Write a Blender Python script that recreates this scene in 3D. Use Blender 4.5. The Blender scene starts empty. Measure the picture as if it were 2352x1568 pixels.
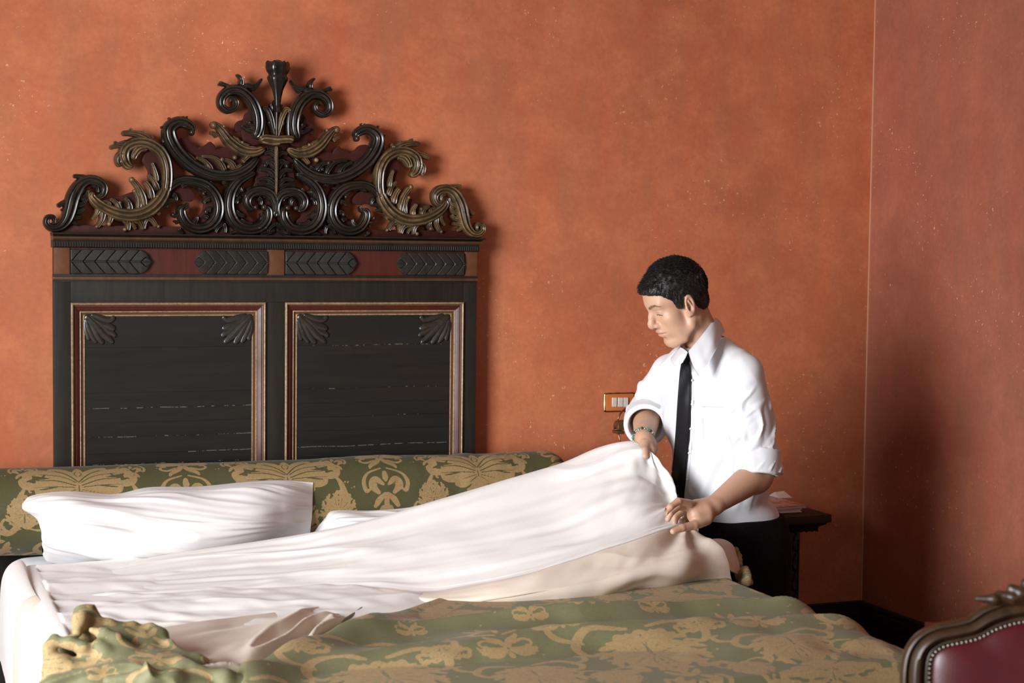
import bpy, bmesh, math, random
import numpy as np
from mathutils import Vector, Matrix, noise as mnoise
rng = np.random.default_rng(7); random.seed(7)
scn = bpy.context.scene
COL = scn.collection
# ------------------------------------------------------------------ camera
FPX, CAM_H = 3700.0, 1.62
YAW, PITCH, ROLL = [math.radians(a) for a in (21.5, 3.29, 0.65)]
_f = np.array([math.sin(YAW)*math.cos(PITCH), math.cos(YAW)*math.cos(PITCH), -math.sin(PITCH)])
_r0 = np.array([math.cos(YAW), -math.sin(YAW), 0.0]); _u0 = np.cross(_r0, _f)
_r = math.cos(ROLL)*_r0 + math.sin(ROLL)*_u0
_u = -math.sin(ROLL)*_r0 + math.cos(ROLL)*_u0
CAMP = np.array([0.0, 0.0, CAM_H])
def ray(px, py): return _f + _r*(px-1176)/FPX - _u*(py-784)/FPX
def atY(px, py, Y): d = ray(px, py); return CAMP + d*(Y/d[1])
def atZ(px, py, Z): d = ray(px, py); return CAMP + d*((Z-CAM_H)/d[2])
def atX(px, py, X): d = ray(px, py); return CAMP + d*(X/d[0])
cam_d = bpy.data.cameras.new('camera'); cam = bpy.data.objects.new('camera', cam_d); COL.objects.link(cam)
cam_d.sensor_width = 36.0; cam_d.lens = FPX*36.0/2352; cam_d.clip_start = 0.05
cam.matrix_world = Matrix(((_r[0], _u[0], -_f[0], 0), (_r[1], _u[1], -_f[1], 0), (_r[2], _u[2], -_f[2], CAM_H), (0, 0, 0, 1)))
cam_d.dof.use_dof = True; cam_d.dof.focus_distance = 4.85; cam_d.dof.aperture_fstop = 4.5
scn.camera = cam
# ------------------------------------------------------------------ light and exposure
scn.view_settings.view_transform = 'Standard'; scn.view_settings.look = 'None'
scn.view_settings.gamma = 1.0; scn.view_settings.use_curve_mapping = False
scn.view_settings.exposure = 0.0
world = bpy.data.worlds.new('world'); scn.world = world; world.use_nodes = True
wb = world.node_tree.nodes['Background']; wb.inputs[0].default_value = (0.75, 0.86, 1.0, 1); wb.inputs[1].default_value = 1.0
def area(name, loc, target, sx, sy, power, col):
    l = bpy.data.lights.new(name, 'AREA'); l.shape = 'RECTANGLE'; l.size = sx; l.size_y = sy; l.energy = power; l.color = col
    o = bpy.data.objects.new(name, l); COL.objects.link(o); o.location = loc
    o.rotation_euler = (Vector(target)-Vector(loc)).to_track_quat('-Z', 'Y').to_euler(); return o
RX0, RX1, RY0, RY1, RZ = -2.2, 3.435, -2.0, 5.1, 3.35      # room extents
# daylight entering by the tall window in the left wall
wl = area('window_daylight', (RX0+0.10, 2.0, 1.80), (2.9, 4.8, 1.05), 1.5, 2.0, 106, (0.95, 0.97, 1.0)); wl.data.spread = math.radians(92)
area('rear_fill_light', (0.7, RY0+0.03, 1.75), (0.8, RY0+3, 1.65), 1.3, 1.7, 18, (1.0, 0.93, 0.86))  # weak unseen fill added from behind the camera
# ------------------------------------------------------------------ helpers
MATS = {}
def nmat(name, rough=0.6, spec=0.5, metal=0.0, col=None, **kw):
    m = bpy.data.materials.new(name); m.use_nodes = True; MATS[name] = m
    b = m.node_tree.nodes['Principled BSDF']
    b.inputs['Roughness'].default_value = rough; b.inputs['Metallic'].default_value = metal
    b.inputs['Specular IOR Level'].default_value = spec
    if col: b.inputs['Base Color'].default_value = (*col, 1)
    for k, v in kw.items(): b.inputs[k.replace('_', ' ')].default_value = v
    return m
class G:
    'small node-graph writer'
    def __init__(s, m): s.m = m; s.t = m.node_tree; s.b = s.t.nodes['Principled BSDF']
    def n(s, typ, **kw):
        x = s.t.nodes.new(typ)
        for k, v in kw.items(): setattr(x, k, v)
        return x
    def set(s, sock, v):
        if isinstance(v, bpy.types.NodeSocket): s.t.links.new(v, sock)
        elif isinstance(v, (tuple, list)) and len(v) == 3 and sock.type == 'RGBA': sock.default_value = (*v, 1)
        else: sock.default_value = v
    def coord(s, which='Object', scale=(1, 1, 1), rot=(0, 0, 0)):
        c = s.n('ShaderNodeTexCoord'); mp = s.n('ShaderNodeMapping')
        s.t.links.new(c.outputs[which], mp.inputs[0]); mp.inputs['Scale'].default_value = scale; mp.inputs['Rotation'].default_value = rot
        return mp.outputs[0]
    def noise(s, vec, scale, detail=4, rough=0.55, dist=0.0):
        x = s.n('ShaderNodeTexNoise'); s.set(x.inputs['Vector'], vec); x.inputs['Scale'].default_value = scale
        x.inputs['Detail'].default_value = detail; x.inputs['Roughness'].default_value = rough; x.inputs['Distortion'].default_value = dist
        return x.outputs['Fac']
    def ramp(s, fac, stops, interp='LINEAR'):
        x = s.n('ShaderNodeValToRGB'); s.set(x.inputs[0], fac); e = x.color_ramp; e.interpolation = interp
        while len(e.elements) < len(stops): e.elements.new(0.5)
        for el, (p, c) in zip(e.elements, stops):
            el.position = p; el.color = (*c, 1) if isinstance(c, (tuple, list)) else (c, c, c, 1)
        return x.outputs[0]
    def mix(s, fac, a, b, blend='MIX'):
        x = s.n('ShaderNodeMix', data_type='RGBA', blend_type=blend)
        s.set(x.inputs[0], fac); s.set(x.inputs[6], a); s.set(x.inputs[7], b); return x.outputs[2]
    def math(s, op, a, b=0.0, clamp=False):
        x = s.n('ShaderNodeMath', operation=op, use_clamp=clamp); s.set(x.inputs[0], a); s.set(x.inputs[1], b); return x.outputs[0]
    def sep(s, vec):
        x = s.n('ShaderNodeSeparateXYZ'); s.set(x.inputs[0], vec); return x.outputs
    def attr(s, name):
        x = s.n('ShaderNodeAttribute', attribute_name=name); return x.outputs['Fac']
    def base(s, v): s.set(s.b.inputs['Base Color'], v)
    def rough(s, v): s.set(s.b.inputs['Roughness'], v)
    def bump(s, h, strength=0.3, dist=0.002):
        x = s.n('ShaderNodeBump'); s.set(x.inputs['Height'], h); x.inputs['Strength'].default_value = strength; x.inputs['Distance'].default_value = dist
        s.t.links.new(x.outputs[0], s.b.inputs['Normal'])
def setp(o, label=None, cat=None, group=None, kind=None):
    for k, v in (('label', label), ('category', cat), ('group', group), ('kind', kind)):
        if v: o[k] = v
    return o
def empty(name, loc, label, cat, group=None):
    o = bpy.data.objects.new(name, None); COL.objects.link(o); o.location = loc; o.empty_display_size = 0.1
    return setp(o, label, cat, group)
def put(o, parent):
    COL.objects.link(o)
    if parent is not None:
        o.parent = parent
        m = Matrix.Identity(4); p = parent
        while p is not None: m = Matrix.Translation(p.location) @ m if p.rotation_euler[:] == (0, 0, 0) else p.matrix_basis @ m; p = p.parent
        o.matrix_parent_inverse = m.inverted()
    return o
def mesh(name, V, F, mat, parent=None, smooth=True, attrs=None, fmat=None, auto=None):
    'V (n,3) world coordinates, F list/array of faces'
    me = bpy.data.meshes.new(name)
    V = np.asarray(V, dtype=np.float32)
    if isinstance(F, np.ndarray) and F.ndim == 2:
        k = F.shape[1]; nf = len(F)
        me.vertices.add(len(V)); me.vertices.foreach_set('co', V.ravel())
        me.loops.add(nf*k); me.loops.foreach_set('vertex_index', F.astype(np.int32).ravel())
        me.polygons.add(nf); me.polygons.foreach_set('loop_start', np.arange(nf, dtype=np.int32)*k)
    else:
        me.from_pydata(V.tolist(), [], [list(map(int, f)) for f in F])
    for m in (mat if isinstance(mat, (list, tuple)) else [mat]): me.materials.append(m)
    if fmat is not None: me.polygons.foreach_set('material_index', np.asarray(fmat, dtype=np.int32))
    me.update(calc_edges=True); me.validate()
    me.polygons.foreach_set('use_smooth', np.full(len(me.polygons), bool(smooth)))
    for k, a in (attrs or {}).items():
        at = me.attributes.new(k, 'FLOAT', 'POINT'); at.data.foreach_set('value', np.asarray(a, dtype=np.float32).ravel())
    if auto is not None: me.set_sharp_from_angle(angle=math.radians(auto))
    o = bpy.data.objects.new(name, me); return put(o, parent)
class MB:
    'gathers shapes (bmesh) into one mesh object'
    def __init__(s): s.bm = bmesh.new()
    def add(s, V, F, mi=0):
        vs = [s.bm.verts.new(tuple(map(float, v))) for v in V]
        for f in F:
            try: fc = s.bm.faces.new([vs[i] for i in f]); fc.material_index = mi
            except ValueError: pass
        return s
    def box(s, a, b, bev=0.0, mi=0, seg=2):
        a = np.minimum(a, b).astype(float), np.maximum(a, b).astype(float); lo, hi = a
        t = bmesh.new(); bmesh.ops.create_cube(t, size=1.0)
        for v in t.verts: v.co = Vector([lo[i]+(v.co[i]+0.5)*(hi[i]-lo[i]) for i in range(3)])
        if bev > 0:
            bmesh.ops.bevel(t, geom=list(t.edges), offset=min(bev, 0.45*min(hi-lo)), segments=seg, profile=0.6, affect='EDGES')
        s.merge(t, mi); return s
    def merge(s, t, mi=0):
        mp = {v: s.bm.verts.new(v.co) for v in t.verts}
        for f in t.faces:
            fc = s.bm.faces.new([mp[v] for v in f.verts]); fc.material_index = mi
        t.free()
    def tube(s, pts, rad, n=12, mi=0, cap=True):
        V, F = tube(pts, rad, n, cap); return s.add(V, F, mi)
    def build(s, name, mat, parent=None, smooth=True, auto=35):
        me = bpy.data.meshes.new(name); s.bm.normal_update(); bmesh.ops.recalc_face_normals(s.bm, faces=s.bm.faces)
        s.bm.to_mesh(me); s.bm.free()
        for m in (mat if isinstance(mat, (list, tuple)) else [mat]): me.materials.append(m)
        me.polygons.foreach_set('use_smooth', np.full(len(me.polygons), bool(smooth)))
        if smooth and auto: me.set_sharp_from_angle(angle=math.radians(auto))
        o = bpy.data.objects.new(name, me); return put(o, parent)
def frames(P, up=None):
    P = np.asarray(P, float); T = np.gradient(P, axis=0); T /= np.linalg.norm(T, axis=1)[:, None]+1e-12
    u = np.array(up if up is not None else ([0, 0, 1] if abs(T[0][2]) < 0.9 else [1, 0, 0]), float)
    N = []
    for t in T:
        n = u-t*np.dot(u, t); n /= np.linalg.norm(n)+1e-12; N.append(n); u = n
    N = np.array(N); return T, N, np.cross(T, N)
def tube(P, rad, n=12, cap=True, flat=1.0, up=None):
    P = np.asarray(P, float); m = len(P); R = np.broadcast_to(np.asarray(rad, float), (m,))
    T, N, B = frames(P, up); a = np.arange(n)*2*math.pi/n
    V = (P[:, None]+R[:, None, None]*(np.cos(a)[None, :, None]*N[:, None]*flat+np.sin(a)[None, :, None]*B[:, None])).reshape(-1, 3)
    F = [(i*n+j, i*n+(j+1) % n, (i+1)*n+(j+1) % n, (i+1)*n+j) for i in range(m-1) for j in range(n)]
    if cap: F += [tuple(range(n))[::-1], tuple((m-1)*n+j for j in range(n))]
    return V, F
def catmull(P, n):
    'smooth resample of control points (any dimension) to n samples, by chord length'
    P = np.asarray(P, float); d = np.r_[0, np.cumsum(np.linalg.norm(np.diff(P[:, :2] if P.shape[1] > 2 else P, axis=0), axis=1))]
    d = d/d[-1]; t = np.linspace(0, 1, n); Q = np.vstack([2*P[0]-P[1], P, 2*P[-1]-P[-2]])
    i = np.clip(np.searchsorted(d, t, side='right')-1, 0, len(P)-2); u = ((t-d[i])/(d[i+1]-d[i]+1e-12))[:, None]
    p0, p1, p2, p3 = Q[i], Q[i+1], Q[i+2], Q[i+3]
    return 0.5*((2*p1)+(-p0+p2)*u+(2*p0-5*p1+4*p2-p3)*u**2+(-p0+3*p1-3*p2+p3)*u**3)
def gridfaces(nu, nv, closed_v=False):
    i = np.arange(nu-1)[:, None]; j = np.arange(nv if closed_v else nv-1)[None, :]; j2 = (j+1) % nv
    return np.stack([i*nv+j, (i+1)*nv+j, (i+1)*nv+j2, i*nv+j2], -1).reshape(-1, 4)
def vnoise(x, y, z=0.0, seed=0):
    'cheap smooth value noise, vectorised'
    x = np.asarray(x, float); y = np.asarray(y, float); z = np.asarray(z, float)
    x, y, z = np.broadcast_arrays(x, y, z)
    xi = np.floor(x).astype(np.int64); yi = np.floor(y).astype(np.int64); zi = np.floor(z).astype(np.int64)
    fx = x-xi; fy = y-yi; fz = z-zi; fx = fx*fx*(3-2*fx); fy = fy*fy*(3-2*fy); fz = fz*fz*(3-2*fz)
    def h(a, b, c):
        k = (a*374761393+b*668265263+c*2147483647+seed*974634777) & 0xffffffff
        k = ((k ^ (k >> 13))*1274126177) & 0xffffffff
        return ((k ^ (k >> 16)) & 0xffff)/65535.0
    r = 0
    for dx in (0, 1):
        for dy in (0, 1):
            for dz in (0, 1):
                r = r+h(xi+dx, yi+dy, zi+dz)*(fx if dx else 1-fx)*(fy if dy else 1-fy)*(fz if dz else 1-fz)
    return r*2-1
def sstep(a, b, x):
    t = np.clip((x-a)/(b-a), 0, 1); return t*t*(3-2*t)
# ------------------------------------------------------------------ surfaces: patches and signed-distance solids
def cr_uniform(A, n, axis=0):
    'Catmull-Rom along an axis, uniform in control index'
    A = np.moveaxis(np.asarray(A, float), axis, 0); m = len(A)
    Q = np.concatenate([[2*A[0]-A[1]], A, [2*A[-1]-A[-2]]]); t = np.linspace(0, m-1, n); i = np.clip(np.floor(t).astype(int), 0, m-2)
    u = (t-i).reshape((-1,)+(1,)*(A.ndim-1)); p0, p1, p2, p3 = Q[i], Q[i+1], Q[i+2], Q[i+3]
    R_ = 0.5*((2*p1)+(-p0+p2)*u+(2*p0-5*p1+4*p2-p3)*u**2+(-p0+3*p1-3*p2+p3)*u**3)
    return np.moveaxis(R_, 0, axis)
def world_rows(rows): return np.array([[atY(*p) for p in r] for r in rows])
def patch(C, nu, nv): return cr_uniform(cr_uniform(C, nv, 0), nu, 1)        # (nv, nu, 3)
def gnormals(S):
    du = np.gradient(S, axis=1); dv = np.gradient(S, axis=0); n = np.cross(du, dv)
    return n/(np.linalg.norm(n, axis=2)[..., None]+1e-12)
def sheetmesh(name, S, mat, parent=None, attrs=None, thick=0.0):
    nv, nu = S.shape[:2]; V = S.reshape(-1, 3); F = gridfaces(nv, nu)
    if thick > 0:
        Nn = gnormals(S); B = (S+Nn*thick).reshape(-1, 3); k = len(V)
        F2 = F[:, ::-1]+k; r = []
        idx = np.arange(nv*nu).reshape(nv, nu)
        for e, fl in ((idx[0], 0), (idx[-1], 1), (idx[:, 0], 1), (idx[:, -1], 0)):
            a, b = e[:-1], e[1:]; q = np.stack([a, b, b+k, a+k], 1); r.append(q if fl else q[:, ::-1])
        V = np.vstack([V, B]); F = np.vstack([F, F2]+r)
        if attrs: attrs = {k_: np.concatenate([np.ravel(a_), np.ravel(a_)]) for k_, a_ in attrs.items()}
    return mesh(name, V, F, mat, parent, True, attrs)
def smin(a, b, k):
    h = np.clip(0.5+0.5*(b-a)/k, 0, 1); return b*(1-h)+a*h-k*h*(1-h)
def smax(a, b, k): return -smin(-a, -b, k)
def capsule(P, a, b, ra, rb=None):
    rb = ra if rb is None else rb; a = np.asarray(a, np.float32); b = np.asarray(b, np.float32); ab = b-a
    t = np.clip(((P-a)@ab)/(ab@ab+1e-12), 0, 1); return np.linalg.norm(P-a-t[..., None]*ab, axis=-1)-(ra+(rb-ra)*t)
def chain(P, pts, k=0.01):
    'pts: (x,y,z,r) joined round cones'
    d = None
    for p, q in zip(pts[:-1], pts[1:]):
        e = capsule(P, p[:3], q[:3], p[3], q[3]); d = e if d is None else smin(d, e, k)
    return d
def ellip(P, c, r, R_=None):
    q = P-np.asarray(c, np.float32)
    if R_ is not None: q = q@np.asarray(R_, np.float32)          # columns of R_ are the local axes
    r = np.asarray(r, np.float32); k0 = np.linalg.norm(q/r, axis=-1); k1 = np.linalg.norm(q/(r*r), axis=-1)
    return k0*(k0-1.0)/(k1+1e-9)
def rotm(ax, deg): return np.array(Matrix.Rotation(math.radians(deg), 3, ax))
def surfnet(fn, lo, hi, h, B=16, lip=1.6):
    """surface nets of fn<0, evaluated only in blocks near the surface. fn(P, centre, radius) or fn(P)"""
    lo = np.asarray(lo, float); hi = np.asarray(hi, float); n = np.ceil((hi-lo)/h).astype(int)+1
    nb = -(-n//B); ctr = [lo[i]+h*(np.arange(nb[i])*B+B/2) for i in range(3)]
    CX = np.stack(np.meshgrid(*ctr, indexing='ij'), -1).reshape(-1, 3).astype(np.float32); rad = h*B*0.87
    two = fn.__code__.co_argcount > 1
    dc = np.concatenate([fn(CX[i:i+200000], None) if two else fn(CX[i:i+200000]) for i in range(0, len(CX), 200000)])
    D = np.where(dc < 0, -1.0, 1.0).astype(np.float16).reshape(nb)
    D = np.repeat(np.repeat(np.repeat(D, B, 0), B, 1), B, 2)[:n[0], :n[1], :n[2]].copy()
    act = np.argwhere((np.abs(dc) < rad*lip+0.012).reshape(nb))
    for b in act:
        s0 = b*B; s1 = np.minimum(s0+B, n)
        g_ = np.stack(np.meshgrid(*[lo[i]+h*np.arange(s0[i], s1[i]) for i in range(3)], indexing='ij'), -1).astype(np.float32)
        D[s0[0]:s1[0], s0[1]:s1[1], s0[2]:s1[2]] = fn(g_, (lo+h*(s0+B/2)).astype(np.float32)) if two else fn(g_)
    S = D < 0; mn = np.ones(n-1, bool); mx = np.zeros(n-1, bool); off = [(i, j, k) for i in (0, 1) for j in (0, 1) for k in (0, 1)]
    for i, j, k in off:
        q = S[i:n[0]-1+i, j:n[1]-1+j, k:n[2]-1+k]; mn &= q; mx |= q
    ijk = np.argwhere(mx & ~mn); idx = -np.ones(n-1, np.int32); idx[tuple(ijk.T)] = np.arange(len(ijk))
    val = np.stack([D[ijk[:, 0]+i, ijk[:, 1]+j, ijk[:, 2]+k].astype(np.float32) for i, j, k in off], 1); offa = np.array(off, float)
    acc = np.zeros((len(ijk), 3)); cnt = np.zeros(len(ijk))
    for a in range(8):
        for b in range(a+1, 8):
            if np.abs(offa[a]-offa[b]).sum() == 1:
                d0, d1 = val[:, a], val[:, b]; m = (d0 < 0) != (d1 < 0); t = np.where(m, d0/np.where(m, d0-d1, 1), 0)
                acc += m[:, None]*(offa[a]+t[:, None]*(offa[b]-offa[a])); cnt += m
    V = lo+h*(ijk+acc/np.maximum(cnt, 1)[:, None]); Fs = []
    for axis in range(3):
        o = [a for a in range(3) if a != axis]; s0 = [slice(1, -1)]*3; s1 = [slice(1, -1)]*3; s0[axis] = slice(0, -1); s1[axis] = slice(1, None)
        a, b = S[tuple(s0)], S[tuple(s1)]; dif = a != b; e = np.argwhere(dif); st = a[dif]
        if len(e) == 0: continue
        e[:, o[0]] += 1; e[:, o[1]] += 1; q = []
        for d0, d1 in ((-1, -1), (0, -1), (0, 0), (-1, 0)):
            k = e.copy(); k[:, o[0]] += d0; k[:, o[1]] += d1; q.append(idx[k[:, 0], k[:, 1], k[:, 2]])
        q = np.stack(q, 1); flip = st if axis != 1 else ~st
        Fs.append(np.where(flip[:, None], q, q[:, ::-1]))
    return V, np.vstack(Fs).astype(np.int64)
# ------------------------------------------------------------------ materials of the room
def plaster(name, tint):
    m = nmat(name, rough=0.75, spec=0.25); g = G(m); v = g.coord('Object')
    big = g.noise(v, 1.1, 5, 0.6, 0.4); streak = g.noise(g.coord('Object', (5.0, 5.0, 0.9)), 1.6, 6, 0.62, 0.2)
    mid = g.noise(v, 7.0, 6, 0.7); fine = g.noise(v, 60.0, 3, 0.6)
    a, b, c = tint
    col = g.ramp(big, [(0.3, a), (0.52, b), (0.72, c)])
    col = g.mix(g.ramp(streak, [(0.38, 0.0), (0.66, 0.55)]), col, tuple(x*y for x, y in zip(b, (0.74, 0.98, 1.15))))
    col = g.mix(g.ramp(mid, [(0.45, 0.0), (0.78, 0.5)]), col, tuple(min(1, x*1.22) for x in c))
    col = g.mix(g.ramp(fine, [(0.35, 0.16), (0.6, 0.0)]), col, tuple(x*0.6 for x in a))
    # scattered pale chips where the lime shows
    vo = g.n('ShaderNodeTexVoronoi', feature='DISTANCE_TO_EDGE'); vo.inputs['Scale'].default_value = 33
    sp = g.noise(v, 95.0, 2, 0.5); cl = g.noise(v, 3.2, 3, 0.5)
    chips = g.math('MULTIPLY', g.ramp(sp, [(0.69, 0.0), (0.73, 0.8)]), g.ramp(cl, [(0.48, 0.0), (0.62, 1.0)]))
    col = g.mix(chips, col, (0.72, 0.42, 0.24))
    g.base(col); g.rough(g.ramp(mid, [(0.3, 0.62), (0.7, 0.82)])); g.bump(g.mix(0.6, mid, fine), 0.25, 0.003)
    return m
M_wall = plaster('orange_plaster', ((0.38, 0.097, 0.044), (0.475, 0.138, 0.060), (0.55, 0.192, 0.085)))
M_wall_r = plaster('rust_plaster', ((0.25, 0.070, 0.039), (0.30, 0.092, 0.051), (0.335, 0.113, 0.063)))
M_ceil = nmat('ceiling_paint', 0.8, 0.2); g = G(M_ceil); g.base(g.ramp(g.noise(g.coord(), 3), [(0.3, (0.62, 0.58, 0.50)), (0.7, (0.7, 0.66, 0.58))]))
M_floor = nmat('terracotta_floor', 0.45, 0.4); g = G(M_floor)
br = g.n('ShaderNodeTexBrick'); g.t.links.new(g.coord(), br.inputs[0]); br.inputs['Scale'].default_value = 3.0
br.offset = 0.0; br.inputs['Color1'].default_value = (0.09, 0.035, 0.02, 1); br.inputs['Color2'].default_value = (0.12, 0.045, 0.024, 1); br.inputs['Mortar'].default_value = (0.05, 0.04, 0.03, 1)
br.inputs['Mortar Size'].default_value = 0.012; br.inputs['Brick Width'].default_value = 1.0; br.inputs['Row Height'].default_value = 1.0
g.base(br.outputs[0])
def wood(name, c0, c1, rough=0.42, scale=14, grain=(1, 1, 0.08), coat=0.1, spec=0.35):
    m = nmat(name, rough, spec); g = G(m); v = g.coord('Object', grain)
    n1 = g.noise(v, scale*4, 6, 0.65, 0.6); n2 = g.noise(g.coord('Object'), 9, 4)
    c = g.ramp(n1, [(0.3, c0), (0.7, c1)]); c = g.mix(g.ramp(n2, [(0.4, 0.0), (0.75, 0.45)]), c, tuple(0.55*x for x in c0))
    g.base(c); g.rough(g.ramp(n2, [(0.3, rough-0.08), (0.7, rough+0.15)])); g.bump(n1, 0.15, 0.001)
    g.b.inputs['Coat Weight'].default_value = coat; g.b.inputs['Coat Roughness'].default_value = 0.3
    return m
M_dark = wood('black_brown_wood', (0.010, 0.0095, 0.0075), (0.024, 0.018, 0.012), 0.5, coat=0.0, spec=0.28)
M_skirt = wood('skirting_wood', (0.010, 0.009, 0.007), (0.018, 0.014, 0.010), 0.55, coat=0.0)
M_brown = wood('brown_paint_wood', (0.085, 0.030, 0.012), (0.12, 0.042, 0.016), 0.5)
M_beadb = wood('brown_bead_wood', (0.06, 0.027, 0.013), (0.10, 0.045, 0.02), 0.4)
M_redw = wood('oxblood_wood', (0.050, 0.010, 0.006), (0.085, 0.016, 0.010), 0.42)
M_gild = wood('worn_cream_gilding', (0.16, 0.105, 0.05), (0.42, 0.30, 0.17), 0.45, 30, (1, 1, 1))
# ------------------------------------------------------------------ room shell
def slab(name, a, b, mat): return setp(MB().box(a, b).build(name, mat, None, False, None), kind='structure')
T = 0.15
slab('wall_back', (RX0-T, RY1, 0), (RX1+T, RY1+T, RZ), M_wall)
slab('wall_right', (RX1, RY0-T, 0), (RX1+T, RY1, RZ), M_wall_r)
M_bead = nmat('pale_corner_bead', 0.6, 0.3, col=(0.50, 0.25, 0.15))
setp(MB().box((RX1-0.005, RY1-0.005, 0.3), (RX1+0.001, RY1-0.0005, RZ), 0.001).build('trim_1', M_bead), kind='structure')
def wall_hole(name, plane, lo, hi, h0, h1, z0, z1, mat):
    'wall with one window opening; plane=(axis, a, b) thickness span'
    ax, a, b = plane; mb = MB()
    def bx(p0, p1, q0, q1):
        if ax == 0: mb.box((a, p0, q0), (b, p1, q1))
        else: mb.box((p0, a, q0), (p1, b, q1))
    bx(lo, h0, 0, RZ); bx(h1, hi, 0, RZ); bx(h0, h1, 0, z0); bx(h0, h1, z1, RZ)
    return setp(mb.build(name, mat, None, False, None), kind='structure')
wall_hole('wall_left', (0, RX0-T, RX0), RY0-T, RY1, 1.2, 2.8, 0.7, 2.9, M_wall)
wall_hole('wall_rear', (1, RY0-T, RY0), RX0, RX1, 0.05, 1.35, 0.9, 2.6, M_wall)
slab('floor', (RX0-T, RY0-T, -0.1), (RX1+T, RY1+T, 0), M_floor)
slab('ceiling', (RX0-T, RY0-T, RZ), (RX1+T, RY1+T, RZ+0.1), M_ceil)
M_white_paint = nmat('window_paint', 0.5, 0.4, col=(0.6, 0.57, 0.5))
def window(name, ax, a, h0, h1, z0, z1):
    mb = MB()
    def bx(p0, p1, q0, q1):
        if ax == 0: mb.box((a-0.03, p0, q0), (a+0.01, p1, q1), 0.004)
        else: mb.box((p0, a-0.03, q0), (p1, a+0.01, q1), 0.004)
    w = 0.06
    bx(h0, h0+w, z0, z1); bx(h1-w, h1, z0, z1); bx(h0, h1, z0, z0+w); bx(h0, h1, z1-w, z1); bx((h0+h1)/2-0.03, (h0+h1)/2+0.03, z0, z1)
    return setp(mb.build(name, M_white_paint), kind='structure')
window('window_1', 0, RX0-0.08, 1.2, 2.8, 0.7, 2.9)
window('window_2', 1, RY0-0.08, 0.05, 1.35, 0.9, 2.6)
# tall dark skirting with a stepped cap
zb = 0.316
def skirting(name, boxes):
    mb = MB()
    for a, b in boxes: mb.box(a, b, 0.004)
    return setp(mb.build(name, M_skirt), kind='structure')
skirting('baseboard_back', [((RX0, RY1-0.022, 0), (RX1, RY1, zb-0.05)), ((RX0, RY1-0.034, zb-0.05), (RX1, RY1, zb-0.018)), ((RX0, RY1-0.026, zb-0.018), (RX1, RY1, zb))])
skirting('baseboard_right', [((RX1-0.022, RY0, 0), (RX1, RY1-0.03, zb-0.05)), ((RX1-0.034, RY0, zb-0.05), (RX1, RY1-0.03, zb-0.018)), ((RX1-0.026, RY0, zb-0.018), (RX1, RY1-0.03, zb))])
# ------------------------------------------------------------------ carved headboard
HY = 5.035                     # front face of the headboard boards
def hx(px): return atY(px, 600, HY)[0]
def hz(py): return atY(600, py, HY)[2]
def carvemat(name, dark, gold, amt):
    m = nmat(name, 0.3, 0.5); g = G(m); v = g.coord('Object')
    n = g.noise(v, 26, 5, 0.65); n2 = g.noise(v, 5.5, 3, 0.5)
    f = g.math('MULTIPLY', g.math('MULTIPLY', g.attr('ridge'), g.ramp(n, [(0.34, 0.1), (0.62, 1.0)])), g.ramp(n2, [(0.3, amt*0.25), (0.68, amt)]))
    c = g.mix(f, dark, gold)
    c = g.mix(g.math('MULTIPLY', g.attr('ridge'), g.ramp(g.noise(v, 48, 3, 0.5), [(0.7, 0.0), (0.76, amt*0.8)])), c, (0.5, 0.40, 0.26))
    g.base(c); g.rough(g.ramp(n, [(0.3, 0.22), (0.7, 0.40)])); g.bump(n, 0.12, 0.001)
    g.b.inputs['Coat Weight'].default_value = 0.12; g.b.inputs['Coat Roughness'].default_value = 0.25
    return m
M_cdark = carvemat('black_carving', (0.006, 0.0055, 0.0045), (0.085, 0.045, 0.018), 0.5)
M_cgold = carvemat('gilt_carving', (0.020, 0.013, 0.007), (0.30, 0.175, 0.070), 1.15)
M_cred = wood('oxblood_carving', (0.030, 0.0065, 0.0045), (0.048, 0.010, 0.007), 0.55, coat=0.0, spec=0.2)
HB = empty('headboard', (hx(610), HY+0.03, 0), 'tall black and oxblood wooden headboard with carved scrollwork crest on the orange wall', 'headboard')
xl, xr = hx(122), hx(1096)
def hb_box(name, boxes, mat, bev=0.002, parent=None):
    mb = MB()
    for (p0, p1, q0, q1, d0, d1) in boxes: mb.box((p0, HY-d1, min(q0, q1)), (p1, HY-d0, max(q0, q1)), bev)
    return mb.build(name, mat, parent or HB)
ZB = 0.45
BACK = RY1-HY-0.001
hb_box('back_board', [(xl+.004, xr-.004, ZB, hz(545), -BACK, -0.028)], M_dark)
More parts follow.
